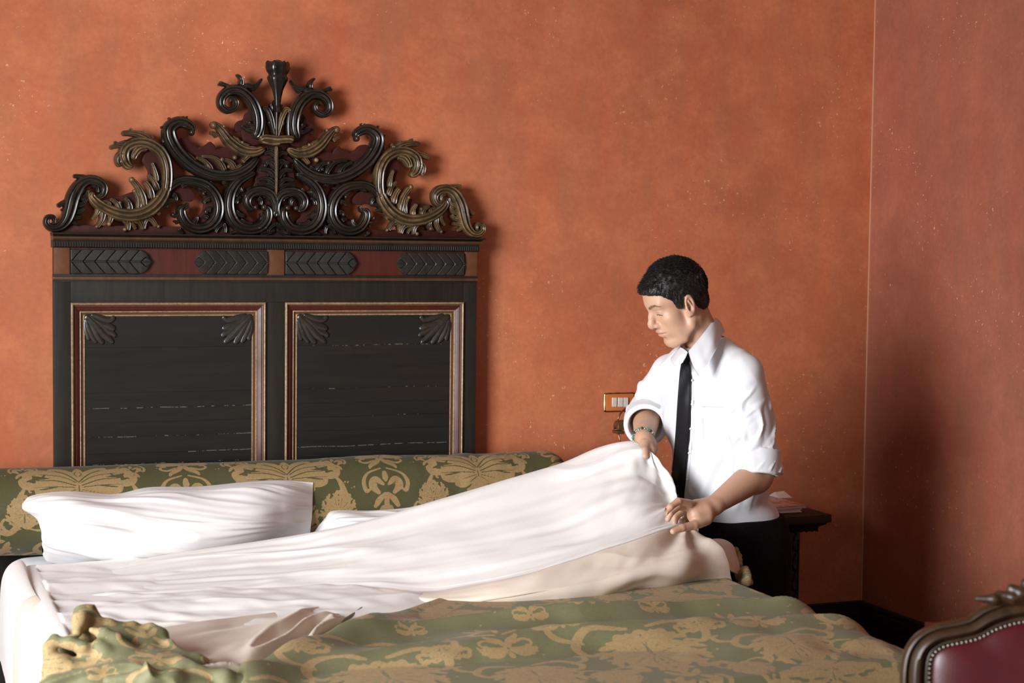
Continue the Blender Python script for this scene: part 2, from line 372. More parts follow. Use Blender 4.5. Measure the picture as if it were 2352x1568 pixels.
# panels, with plank cracks and pale filler lines in the material
M_panel = wood('black_panel_wood', (0.010, 0.0095, 0.008), (0.020, 0.016, 0.012), 0.45, 8, (0.08, 1, 1), coat=0.0, spec=0.25)
g = G(M_panel); bc = g.b.inputs['Base Color'].links[0].from_socket; o3 = g.sep(g.coord('Object'))
wob = g.noise(g.coord('Object', (3, 1, 60)), 3, 3)
for z0, thr, x0, x1 in ((hz(795), 0.52, 1.3, 2), (hz(896), 0.56, 1.3, 2), (hz(930), 0.50, 0, 1.2), (hz(962), 0.60, 1.3, 2), (hz(994), 0.5, 0, 1.2), (hz(1031), 0.44, 0.9, 2), (hz(1055), 0.55, 0, 1.2)):
    d = g.math('ABSOLUTE', g.math('SUBTRACT', g.math('ADD', o3[2], g.math('MULTIPLY', g.noise(g.coord('Object', (2, 0, 0)), 2.0, 2), 0.012)), z0+0.006))
    line = g.math('LESS_THAN', d, 0.0013)
    brk = g.ramp(g.noise(g.coord('Object', (16, 1, 4)), 1.6+z0, 3, 0.8), [(thr, 0.0), (thr+0.06, 0.5)])
    inx = g.math('MULTIPLY', g.math('GREATER_THAN', o3[0], x0), g.math('LESS_THAN', o3[0], x1))
    bc = g.mix(g.math('MULTIPLY', g.math('MULTIPLY', line, brk), inx), bc, (0.40, 0.34, 0.26))
    bc = g.mix(g.math('MULTIPLY', g.math('LESS_THAN', d, 0.0016), 0.5), bc, (0.004, 0.004, 0.003))
g.base(bc)
PAN = [(162, 611), (655, 1066)]
for a, b in PAN: hb_box('panel', [(hx(a+10), hx(b-10), ZB, hz(712), -0.028, -0.012)], M_panel, 0)
hb_box('stile', [(xl, hx(162), ZB, hz(646), -0.028, 0)], M_dark)
hb_box('stile', [(hx(1066), xr, ZB, hz(646), -0.028, 0)], M_dark)
hb_box('mullion', [(hx(611), hx(655), ZB, hz(694), -0.028, 0)], M_dark)
hb_box('top_rail', [(hx(162), hx(1066), hz(694), hz(646), -0.028, 0)], M_dark)
# picture-frame mouldings round each panel (profile swept up, across and down)
prof = [(0, 0.000, 0), (0.001, 0.006, 0), (0.004, 0.009, 0), (0.0075, 0.006, 0), (0.009, 0.001, 1), (0.013, -0.001, 1), (0.015, 0.002, 2), (0.021, -0.001, 2), (0.027, -0.006, 2), (0.029, -0.005, 3), (0.0315, -0.007, 3), (0.033, -0.010, 1), (0.038, -0.011, 1), (0.040, -0.009, 3), (0.0425, -0.010, 3), (0.045, -0.016, 1)]
for a, b in PAN:
    x0, x1, zt = hx(a), hx(b), hz(694); V = []; F = []; fm = []
    k = len(prof)
    for (cx, cz, sx, sz) in ((x0, ZB, 1, 0), (x0, zt, 1, -1), (x1, zt, -1, -1), (x1, ZB, -1, 0)):
        for (d, h, _) in prof: V.append((cx+sx*d, HY-h, cz+sz*d))
    for s_ in range(3):
        for i in range(k-1): F.append((s_*k+i, s_*k+i+1, (s_+1)*k+i+1, (s_+1)*k+i)); fm.append(prof[i+1][2])
    o = mesh('panel_moulding', V, F, [M_gild, M_brown, M_redw, M_gild], HB, True, fmat=fm, auto=25)
# frieze
hb_box('frieze_board', [(hx(160), hx(1068), hz(634), hz(572), -0.028, -0.006)], M_redw, 0)
M_block = wood('orange_brown_wood', (0.085, 0.030, 0.012), (0.135, 0.046, 0.016), 0.5, 6, (1, 1, 1))
for a, b in ((125, 160), (614, 653), (1068, 1096)): hb_box('frieze_block', [(hx(a), hx(b), hz(633), hz(573), -0.028, 0.001)], M_block, 0.001)
hb_box('frieze_moulding', [(xl-.001, xr+0.003, hz(644), hz(636.5), -0.028, 0.010), ], M_beadb, 0.004)
hb_box('frieze_fillet', [(xl, xr+0.002, hz(637), hz(631.5), -0.028, 0.005), (xl, xr, hz(648), hz(644), -.028, .003)], M_dark, 0.001)
# cornice: fluted band, brown bead, dark cove and oxblood top board
def prof_ext(name, pts, mat, x0, x1a, parent=HB):
    'profile (z, depth, side overhang) extruded across the headboard'
    V = []; n = len(pts)
    for s_ in (0, 1):
        for z, d, ov in pts: V.append((x0-ov*0.15 if s_ == 0 else x1a+ov, HY-d, z))
    V2 = [(v[0], RY1-0.002, v[2]) for v in V]
    F = [(i, i+1, n+i+1, n+i) for i in range(n-1)] + [(n+i, n+i+1, 3*n+i+1, 3*n+i) for i in range(n-1)] + [(i, 2*n+i, 2*n+i+1, i+1) for i in range(n-1)]
    F += [(n-1, 3*n-1-n+0, 4*n-1, 2*n-1), (0, n, 3*n, 2*n)]
    F[-2] = (n-1, 3*n-1, 4*n-1, 2*n-1)
    return mesh(name, V+V2, F, mat, parent, True, auto=30)
prof_ext('cornice_band', [(hz(573), 0.004, 0.002), (hz(571), 0.012, 0.003), (hz(560), 0.013, 0.004), (hz(556), 0.010, 0.003)], M_dark, xl, xr)
prof_ext('cornice_bead', [(hz(556.5), 0.013, 0.006), (hz(553), 0.021, 0.009), (hz(549), 0.019, 0.009), (hz(547), 0.013, 0.008)], M_beadb, xl, xr)
prof_ext('cornice_cove', [(hz(547.5), 0.013, 0.008), (hz(545), 0.022, 0.012), (hz(543), 0.034, 0.018), (hz(540.5), 0.036, 0.019), (hz(540), 0.0, 0.016)], M_dark, xl, xr)
mb = MB()
for i in range(180):
    x = xl+0.004+(xr-xl-0.008)*i/179; mb.box((x-0.0022, HY-0.0148, hz(571)), (x+0.0022, HY-0.012, hz(560.5)), 0.0008, seg=1)
mb.build('cornice_flutes', M_dark, HB)
hb_box('crest_base', [(hx(128), hx(1104), hz(541), hz(523), -0.05, -0.015)], M_cred, 0.002)
# ---- carved strokes
YC = HY+0.015
XC = hx(634.5)
def pxz(px, py): return np.array([hx(px), atY(px, py, HY)[2]])
PXM = abs(hx(1000)-hx(300))/700.0
def stroke(P, H=None, fl=3, mode='scroll', sub=10, y0=YC, rim=0.5, base=0.006, tipround=True):
    'P: list of (px, py, half width px). returns V,F,ridge'
    P = np.array(P, float); n = max(8, sub*(len(P)-1)+1)
    Q = catmull(P, n); C = np.array([pxz(a, b) for a, b in Q[:, :2]]); w = np.maximum(Q[:, 2], 0.6)*PXM
    if tipround:
        t = np.linspace(0, 1, n); k = 3.0/len(P)
        w = w*np.sqrt(np.clip(1-(1-np.clip(t/(0.35/len(P)+0.02), 0, 1))**2, 0.02, 1))*np.sqrt(np.clip(1-(1-np.clip((1-t)/(0.3/len(P)+0.02), 0, 1))**2, 0.02, 1))
    T_ = np.gradient(C, axis=0); T_ /= np.linalg.norm(T_, axis=1)[:, None]+1e-9; N_ = np.stack([-T_[:, 1], T_[:, 0]], 1)
    m = 17; v = np.linspace(-1, 1, m)
    Hh = (H if H else 0.85)*w
    dome = np.sqrt(np.clip(1-v**2, 0, 1))
    flu = np.cos(v*math.pi*fl)*0.5+0.5
    prof_ = dome*(0.62+0.38*flu)
    prof_[0] = prof_[-1] = 0
    h = base+Hh[:, None]*prof_[None, :]+np.minimum(0.0035, w)[:, None]*0.8
    V = np.zeros((n, m+2, 3)); V[:, 1:-1, 0] = C[:, None, 0]+N_[:, None, 0]*w[:, None]*v; V[:, 1:-1, 2] = C[:, None, 1]+N_[:, None, 1]*w[:, None]*v
    V[:, 1:-1, 1] = y0-h; V[:, 0] = V[:, 1]; V[:, -1] = V[:, -2]; V[:, 0, 1] = V[:, -1, 1] = y0+0.012
    rd = np.zeros((n, m+2)); rd[:, 1:-1] = (flu*dome)[None]
    rd[:, 1] = rd[:, -2] = 0.35
    F = gridfaces(n, m+2)
    caps = [list(range(m+2)), [(n-1)*(m+2)+i for i in range(m+2)][::-1]]
    return V.reshape(-1, 3), [tuple(f) for f in F]+[tuple(c) for c in caps], rd.ravel()
def carve(name, strokes, mat, mirror=True, parent=HB, both=True, mirror_mat=None):
    Vs, Fs, Rs, o = [], [], [], 0
    for st in strokes:
        kw = {}
        if isinstance(st, tuple): st, kw = st
        V, F, R_ = stroke(st, **kw); Vs.append(V); Rs.append(R_); Fs += [tuple(i+o for i in f) for f in F]; o += len(V)
    V = np.vstack(Vs); R_ = np.concatenate(Rs)
    a = mesh(name, V, Fs, mat, parent, True, {'ridge': R_}, auto=50)
    if mirror:
        V2 = V.copy(); V2[:, 0] = 2*XC-V2[:, 0]
        mesh(name, V2, [f[::-1] for f in Fs], mirror_mat or mat, parent, True, {'ridge': R_}, auto=50)
    return a
def Z(*pts):            # coordinates read in the enlarged view of the crest
    return [(80+a/3.563, 120+b/3.563, c/3.563) for a, b, c in pts]
def leaf(a, b, bend=0.25, w=26, end=8, n=4):
    'small curved leaflet from a to b (enlarged-view coordinates)'
    a, b = np.array(a, float), np.array(b, float); d = b-a; nrm = np.array([-d[1], d[0]])
    pts = []
    for i in range(n+1):
        t = i/n; p = a+d*t+nrm*bend*math.sin(math.pi*t)
        pts.append((p[0], p[1], w*(1-t)+end*t if t > 0.35 else w*(0.8+0.2*t/0.35)))
    return Z(*pts)
def knob(x, y, r): return (Z((x-r*0.9, y, r*0.5), (x-r*.5, y, r*.9), (x, y, r), (x+r*.5, y, r*.9), (x+r*0.9, y, r*0.5)), dict(fl=0.0, H=1.1))
# oxblood fretted backing behind the scrolls
red = dict(H=0.05, fl=0, base=0.001, y0=YC+0.006)
def back(sts): return [(s_, red) for s_ in sts]
carve('fret_backing', back([
    Z((1780, 760, 60), (1790, 640, 95), (1800, 540, 85), (1780, 470, 60)), Z((1700, 640, 50), (1690, 600, 40), (1740, 600, 60)),
    Z((1200, 700, 60), (1230, 800, 85), (1330, 880, 95), (1480, 900, 100), (1620, 860, 95), (1760, 800, 60)),
    Z((1340, 800, 38), (1400, 810, 42), (1480, 760, 48)), Z((900, 840, 55), (960, 880, 60), (1000, 960, 62), (990, 1060, 55), (960, 1150, 45)),
    Z((560, 1250, 50), (680, 1250, 62), (780, 1220, 62), (880, 1180, 60)), Z((1110, 1200, 30), (1200, 1150, 50), (1270, 1180, 48), (1290, 1220, 20)),
    Z((1430, 1120, 40), (1440, 1240, 46), (1420, 1330, 44), (1340, 1400, 30)), Z((1690, 1110, 40), (1680, 1230, 46), (1720, 1360, 46), (1800, 1400, 30)),
    Z((1890, 830, 70), (1920, 950, 90), (1930, 1100, 80), (1960, 1300, 50)), Z((1870, 900, 40), (1870, 1060, 60), (1800, 1130, 20))]), M_cred)
carve('top_scroll', [
    Z((1800, 700, 40), (1828, 610, 48), (1820, 500, 52), (1775, 395, 50), (1690, 318, 46), (1600, 312, 42), (1537, 362, 36), (1530, 432, 32), (1580, 474, 27), (1640, 450, 24), (1652, 400, 20), (1615, 375, 15), (1592, 405, 12)),
    leaf((1750, 290), (1515, 238), -0.10, 30, 9), leaf((1690, 270), (1652, 178), 0.2, 26, 8), leaf((1720, 265), (1862, 212), 0.22, 26, 9), leaf((1770, 300), (1840, 255), 0.1, 20, 8),
    leaf((1560, 265), (1505, 262), .1, 18, 9), leaf((1700, 340), (1725, 405), -0.3, 26, 12), leaf((1790, 470), (1735, 420), 0.2, 18, 8)], M_cdark)
carve('top_scroll_leaf', [
    leaf((1815, 690), (1730, 570), 0.15, 30, 10), leaf((1790, 640), (1690, 600), -.1, 24, 9), leaf((1840, 700), (1780, 690), .1, 22, 12), knob(1760, 575, 15),
    (Z((1868, 700, 14), (1874, 600, 20), (1868, 520, 20), (1850, 450, 16)), dict(fl=1))], M_cdark)
carve('stem_leaf', [
    Z((1968, 690, 14), (1950, 610, 22), (1930, 530, 28), (1900, 465, 26), (1872, 462, 18), (1880, 490, 12)), Z((1960, 640, 10), (1925, 580, 14), (1915, 560, 8)), leaf((1905, 500), (1925, 420), 0.3, 18, 8)], M_cdark, mirror_mat=M_cgold)
carve('middle_scroll', [
    Z((1830, 860, 26), (1750, 945, 42), (1640, 1000, 46), (1500, 1010, 50), (1370, 970, 54), (1255, 895, 56), (1165, 800, 58), (1112, 700, 60), (1108, 625, 56), (1165, 575, 48), (1232, 575, 42), (1290, 612, 34), (1305, 650, 24)),
    leaf((1110, 620), (1098, 530), .2, 26, 8), leaf((1090, 650), (1035, 610), .2, 20, 8), leaf((1180, 560), (1222, 520), .2, 22, 8), leaf((1215, 560), (1250, 520), .15, 18, 7), leaf((1080, 700), (1050, 740), .2, 16, 7), knob(1290, 655, 24)], M_cdark)
carve('middle_scroll_leaf', [
    leaf((1330, 960), (1205, 805), 0.12, 34, 14), leaf((1450, 985), (1320, 860), 0.16, 32, 13), leaf((1560, 975), (1365, 850), 0.2, 30, 12), leaf((1640, 950), (1520, 880), 0.2, 30, 14), leaf((1700, 920), (1590, 935), -0.2, 24, 12), knob(1535, 878, 20), knob(1590, 935, 17), knob(1365, 965, 14)], M_cgold, mirror_mat=M_cdark)
carve('gilt_fan_leaf', [
    Z((1885, 785, 26), (1800, 815, 42), (1700, 800, 48), (1605, 735, 46), (1545, 660, 38), (1500, 605, 28), (1462, 590, 26), (1448, 610, 14)), leaf((1560, 680), (1550, 600), -0.15, 26, 12), leaf((1500, 690), (1440, 655), 0.1, 22, 14),
    leaf((1680, 790), (1620, 690), 0.1, 28, 14), leaf((1860, 800), (1700, 900), 0.12, 34, 18), leaf((1820, 790), (1690, 740), -0.1, 22, 10), leaf((1760, 770), (1650, 700), -.1, 20, 10), knob(1468, 596, 26), knob(1550, 605, 15), knob(1700, 738, 15), knob(1640, 860, 20)], M_cgold)
carve('outer_scroll', [
    Z((1075, 1160, 44), (1092, 1030, 46), (1080, 900, 48), (1030, 805, 48), (945, 748, 48), (850, 735, 46), (765, 770, 46), (735, 840, 46), (760, 915, 38), (810, 940, 24)),
    Z((930, 775, 30), (860, 790, 36), (820, 840, 32), (812, 880, 22)), Z((770, 790, 30), (700, 850, 34), (690, 900, 28), (710, 935, 18)),
    leaf((950, 720), (715, 662), 0.10, 34, 20), leaf((800, 745), (618, 782), 0.05, 32, 16), leaf((900, 700), (885, 645), .2, 22, 8), leaf((960, 730), (985, 680), -.1, 22, 10), leaf((800, 670), (785, 620), .2, 18, 7), leaf((700, 770), (655, 730), .1, 16, 7), leaf((820, 800), (820, 760), .1, 20, 12)], M_cgold)
carve('outer_scroll_tail', [
    Z((1085, 1090, 40), (1055, 1170, 52), (995, 1250, 58), (910, 1310, 60), (810, 1335, 58), (700, 1325, 54), (595, 1285, 48), (515, 1232, 42), (472, 1180, 34), (478, 1140, 26)),
    leaf((1000, 1060), (960, 900), 0.05, 26, 12), leaf((1010, 1130), (930, 1000), 0.08, 30, 12), leaf((960, 1200), (905, 1060), 0.1, 36, 22), leaf((900, 1270), (800, 1040), 0.1, 36, 20), leaf((850, 1290), (815, 1120), 0.12, 28, 14), leaf((780, 1300), (740, 1190), 0.15, 30, 14), leaf((700, 1290), (620, 1200), 0.15, 28, 14), leaf((620, 1260), (560, 1220), .2, 22, 10), knob(800, 1042, 22), knob(820, 1135, 15), knob(700, 1230, 15)], M_cgold)
carve('outer_scroll_foliage', [
    leaf((560, 1290), (515, 1430), -0.12, 30, 16), leaf((530, 1260), (470, 1370), -0.1, 24, 10), leaf((620, 1320), (605, 1405), -0.15, 28, 18), leaf((720, 1350), (765, 1460), -0.2, 32, 18), leaf((800, 1360), (890, 1455), -0.2, 34, 18), leaf((890, 1340), (1000, 1430), -0.16, 32, 16), leaf((950, 1310), (1030, 1330), -0.2, 28, 14), leaf((760, 1380), (830, 1450), -.1, 22, 12), knob(510, 1425, 15), knob(740, 1450, 18), knob(612, 1402, 20), knob(1015, 1425, 14), leaf((930, 1350), (900, 1450), .1, 20, 12)], M_cgold, mirror_mat=M_cgold)
carve('end_scroll', [
    Z((500, 1190, 22), (560, 1165, 28), (572, 1105, 34), (530, 1060, 40), (455, 1045, 42), (390, 1075, 50), (345, 1135, 58), (315, 1205, 60), (293, 1290, 58), (268, 1365, 50), (228, 1415, 40), (180, 1438, 32), (130, 1432, 30), (98, 1395, 24), (110, 1352, 22), (152, 1348, 19), (165, 1388, 15), (140, 1400, 12)),
    leaf((430, 1035), (318, 1012), 0.06, 26, 14), leaf((300, 1220), (188, 1262), 0.08, 28, 16), leaf((370, 1200), (440, 1120), 0.2, 26, 12), leaf((350, 1250), (430, 1190), .2, 26, 12), leaf((330, 1300), (410, 1270), .2, 26, 12), leaf((310, 1340), (395, 1345), 0.1, 26, 14), leaf((290, 1370), (360, 1410), 0.05, 24, 12), leaf((470, 1080), (520, 1150), -.2, 24, 12), leaf((270, 1300), (215, 1290), .1, 18, 8)], M_cdark, mirror_mat=M_cgold)
carve('lower_scroll', [
    Z((985, 1265, 20), (1050, 1190, 30), (1110, 1105, 34), (1190, 1055, 38), (1290, 1052, 42), (1390, 1082, 46), (1465, 1148, 48), (1505, 1240, 50), (1498, 1340, 50), (1440, 1415, 48), (1350, 1442, 46), (1265, 1415, 44), (1215, 1350, 42), (1205, 1285, 38), (1245, 1252, 26)),
    leaf((1040, 1250), (1165, 1215), -0.15, 28, 12), leaf((1000, 1280), (1110, 1260), -0.1, 22, 12), leaf((1130, 1160), (1160, 1215), -.2, 24, 12), leaf((1200, 1100), (1320, 1100), -.2, 22, 12), leaf((1340, 1110), (1390, 1160), -.2, 24, 16), leaf((1440, 1200), (1385, 1235), 0.2, 26, 12), leaf((1450, 1290), (1395, 1310), 0.2, 26, 14), leaf((1420, 1360), (1375, 1350), .2, 24, 12), leaf((1290, 1400), (1330, 1340), .2, 26, 12), leaf((1180, 1330), (1130, 1330), -.2, 18, 12), leaf((1230, 1270), (1260, 1230), .1, 22, 12), leaf((1180, 1400), (1140, 1380), .1, 16, 8), knob(1135, 1328, 17), knob(1405, 1305, 20), knob(1385, 1155, 18), leaf((1430, 1060), (1500, 1090), .1, 20, 8)], M_cdark)
carve('centre_scroll', [
    Z((1810, 985, 22), (1740, 1010, 34), (1665, 1060, 42), (1612, 1140, 46), (1592, 1245, 50), (1612, 1345, 52), (1670, 1420, 50), (1760, 1452, 48), (1850, 1432, 46), (1905, 1365, 44), (1912, 1295, 36), (1885, 1262, 22)),
    leaf((1640, 1180), (1720, 1130), -0.2, 22, 10), leaf((1650, 1240), (1690, 1180), -.2, 22, 10), leaf((1640, 1300), (1720, 1340), 0.1, 30, 14), leaf((1680, 1370), (1790, 1400), 0.15, 30, 16), leaf((1760, 1420), (1790, 1445), 0.1, 24, 12), leaf((1870, 1390), (1850, 1320), .2, 26, 12), leaf((1880, 1340), (1850, 1370), .1, 20, 10), leaf((1620, 1080), (1690, 1040), .1, 18, 8), knob(1880, 1268, 26)], M_cdark)
carve('centre_scroll_inner', [
    Z((1962, 1350, 24), (1972, 1250, 36), (1935, 1165, 42), (1858, 1135, 44), (1780, 1150, 42), (1740, 1205, 40), (1755, 1262, 34), (1800, 1285, 26)), leaf((1740, 1130), (1765, 1100), 0.1, 18, 8), leaf((1870, 1170), (1920, 1215), -.2, 24, 12), leaf((1830, 1190), (1850, 1250), -.2, 24, 12), leaf((1690, 1140), (1670, 1090), .1, 16, 7), leaf((1760, 1230), (1690, 1240), .1, 20, 10), knob(1810, 1268, 22)], M_cdark)
carve('plume', [
    leaf((1966, 850), (1880, 830), 0.25, 26, 16), leaf((1966, 900), (1890, 930), 0.35, 26, 14), leaf((1966, 960), (1860, 900), 0.25, 28, 12), leaf((1966, 1030), (1836, 960), 0.22, 32, 14), leaf((1966, 1085), (1820, 1045), 0.2, 30, 12), leaf((1966, 1120), (1810, 1085), 0.14, 24, 10), leaf((1960, 800), (1900, 790), .2, 20, 10), knob(1888, 925, 18), leaf((1966, 990), (1900, 1010), .1, 22, 12)], M_cdark)
carve('base_foliage', [
    leaf((1540, 1400), (1480, 1475), 0.1, 22, 12), leaf((1545, 1400), (1560, 1478), -0.1, 20, 12), leaf((1850, 1480), (1970, 1450), 0.1, 26, 12), leaf((1980, 1400), (1900, 1478), .1, 22, 12), leaf((1180, 1440), (1220, 1480), .1, 18, 10), leaf((1520, 1380), (1545, 1330), .1, 16, 8), leaf((1690, 1475), (1600, 1482), .1, 16, 9), leaf((1570, 1060), (1540, 1075), .1, 18, 12)], M_cdark)
carve('plume_stem', [(Z((1975, 760, 16), (1975, 900, 15), (1975, 1050, 13), (1975, 1170, 9)), dict(fl=2, H=2.4, base=0.012))], M_cgold, mirror=False)
carve('ribbon_tie', [(Z((1836, 722, 28), (1880, 705, 30), (1975, 716, 32), (2070, 712, 30), (2112, 724, 28)), dict(fl=2, H=1.0, base=0.024)), (Z((1850, 735, 10), (1930, 752, 12), (2000, 750, 10)), dict(fl=1, base=.03))], M_cgold, mirror=False)
# tulip finial, turned in the round
c = pxz(634.5, 200); prof_f = [(258, 5), (240, 6), (222, 8.5), (206, 12), (194, 17), (185, 21), (179, 22.5), (176, 20), (172, 19), (166, 23), (158, 25.5), (150, 25), (145, 22), (143, 16), (141, 10), (138.5, 5)]
nn = 24; V = []; rd = []
for j, (py, r_) in enumerate(prof_f):
    zz = atY(634.5, py, HY)[2]
    for i in range(nn):
        a = 2*math.pi*i/nn; rr = r_*PXM*(1+0.09*math.cos(6*a)); pk = 0.006*max(0, math.cos(6*a)) if 143 < py < 152 else 0
        V.append((c[0]+rr*math.cos(a), HY-0.012+rr*math.sin(a)*0.8, zz+pk)); rd.append(0.8 if math.cos(6*a) > 0.4 else 0.1)
F = [(j*nn+i, j*nn+(i+1) % nn, (j+1)*nn+(i+1) % nn, (j+1)*nn+i) for j in range(len(prof_f)-1) for i in range(nn)]+[tuple(range(nn))[::-1], tuple((len(prof_f)-1)*nn+i for i in range(nn))]
mesh('tulip_finial', V, F, M_cdark, HB, True, {'ridge': rd})
carve('finial_stem', [(Z((1975, 740, 12), (1975, 600, 16), (1975, 450, 22), (1975, 380, 24)), dict(fl=1, H=1.6, base=0.006))], M_cdark, mirror=False)
# frieze leaves: half-leaf rows pointing outwards
def frieze_leaf(x0, x1, tipright):
    zc, hh = (hz(632)+hz(574))/2, abs(hz(632)-hz(574))/2*0.95; X0, X1 = hx(x0), hx(x1)
    nu, nv = 260, 60; u = np.linspace(0, 1, nu)[:, None]; v = np.linspace(-1, 1, nv)[None, :]
    lob = 7.0; ph = (u*lob-np.abs(v)*0.9) % 1.0
    tip = np.clip((1-u)/0.13, 0, 1)
    wid = np.where(u > 0.87, 0.30+0.62*tip, 0.93)+0.07*np.sin(np.pi*((u*lob-0.9) % 1.0))
    wid = wid*np.where(u > 0.94, np.clip((1-u)/0.06, 0.0, 1)**0.7, 1)
    h = 0.004+0.005*np.sqrt(np.clip(ph, 0, 1))*(1-0.5*np.abs(v)**3)+0.003*np.exp(-(v/0.06)**2)-0.002*np.exp(-((ph-0.02)/0.06)**2)
    h = np.where(np.abs(v) > 0.985, -0.006, h)+0*u; h[0] = -0.006; h[-1] = -0.006
    U = u if tipright else 1-u
    Xs = X0+(X1-X0)*U+0*v; Zs = zc+hh*wid*v
    V = np.stack([Xs, HY-h, Zs], -1).reshape(-1, 3); F = gridfaces(nu, nv)
    mesh('frieze_leaf', V, F if tipright else F[:, ::-1], M_dark2, HB, True)
M_dark2 = wood('slate_black_carving', (0.016, 0.016, 0.014), (0.03, 0.027, 0.021), 0.33)
for a, b, t in ((162, 348, True), (446, 614, False), (655, 820, True), (910, 1066, False)): frieze_leaf(a, b, t)
# corner leaves carved on the panels
def corner_leaf(px, py, sx):
    sts = []
    k = dict(H=0.35, fl=1, base=0.001, y0=HY+0.012)
    def L(pts): sts.append(([(px+sx*a, py+b, c) for a, b, c in pts], k))
    L([(2, 2, 8), (24, 24, 10), (46, 48, 9), (68, 68, 4)])
    L([(4, 4, 6), (22, 34, 8), (34, 56, 7), (44, 70, 4)]); L([(3, 10, 5), (10, 34, 7), (18, 52, 6), (28, 68, 3)]); L([(2, 16, 4), (4, 36, 5), (8, 50, 5), (10, 62, 3)])
    L([(8, 3, 6), (38, 24, 8), (58, 30, 8), (72, 36, 5)]); L([(14, 2, 5), (40, 10, 7), (60, 14, 6), (70, 4, 4)]); L([(30, 20, 6), (54, 40, 7), (66, 46, 6), (72, 54, 4)])
    carve('corner_leaf', sts, M_dark2c, mirror=False)
M_dark2c = carvemat('slate_carving', (0.014, 0.013, 0.011), (0.07, 0.05, 0.03), 0.5)
corner_leaf(194, 721, 1); corner_leaf(583, 721, -1); corner_leaf(684, 721, 1); corner_leaf(1038, 721, -1)
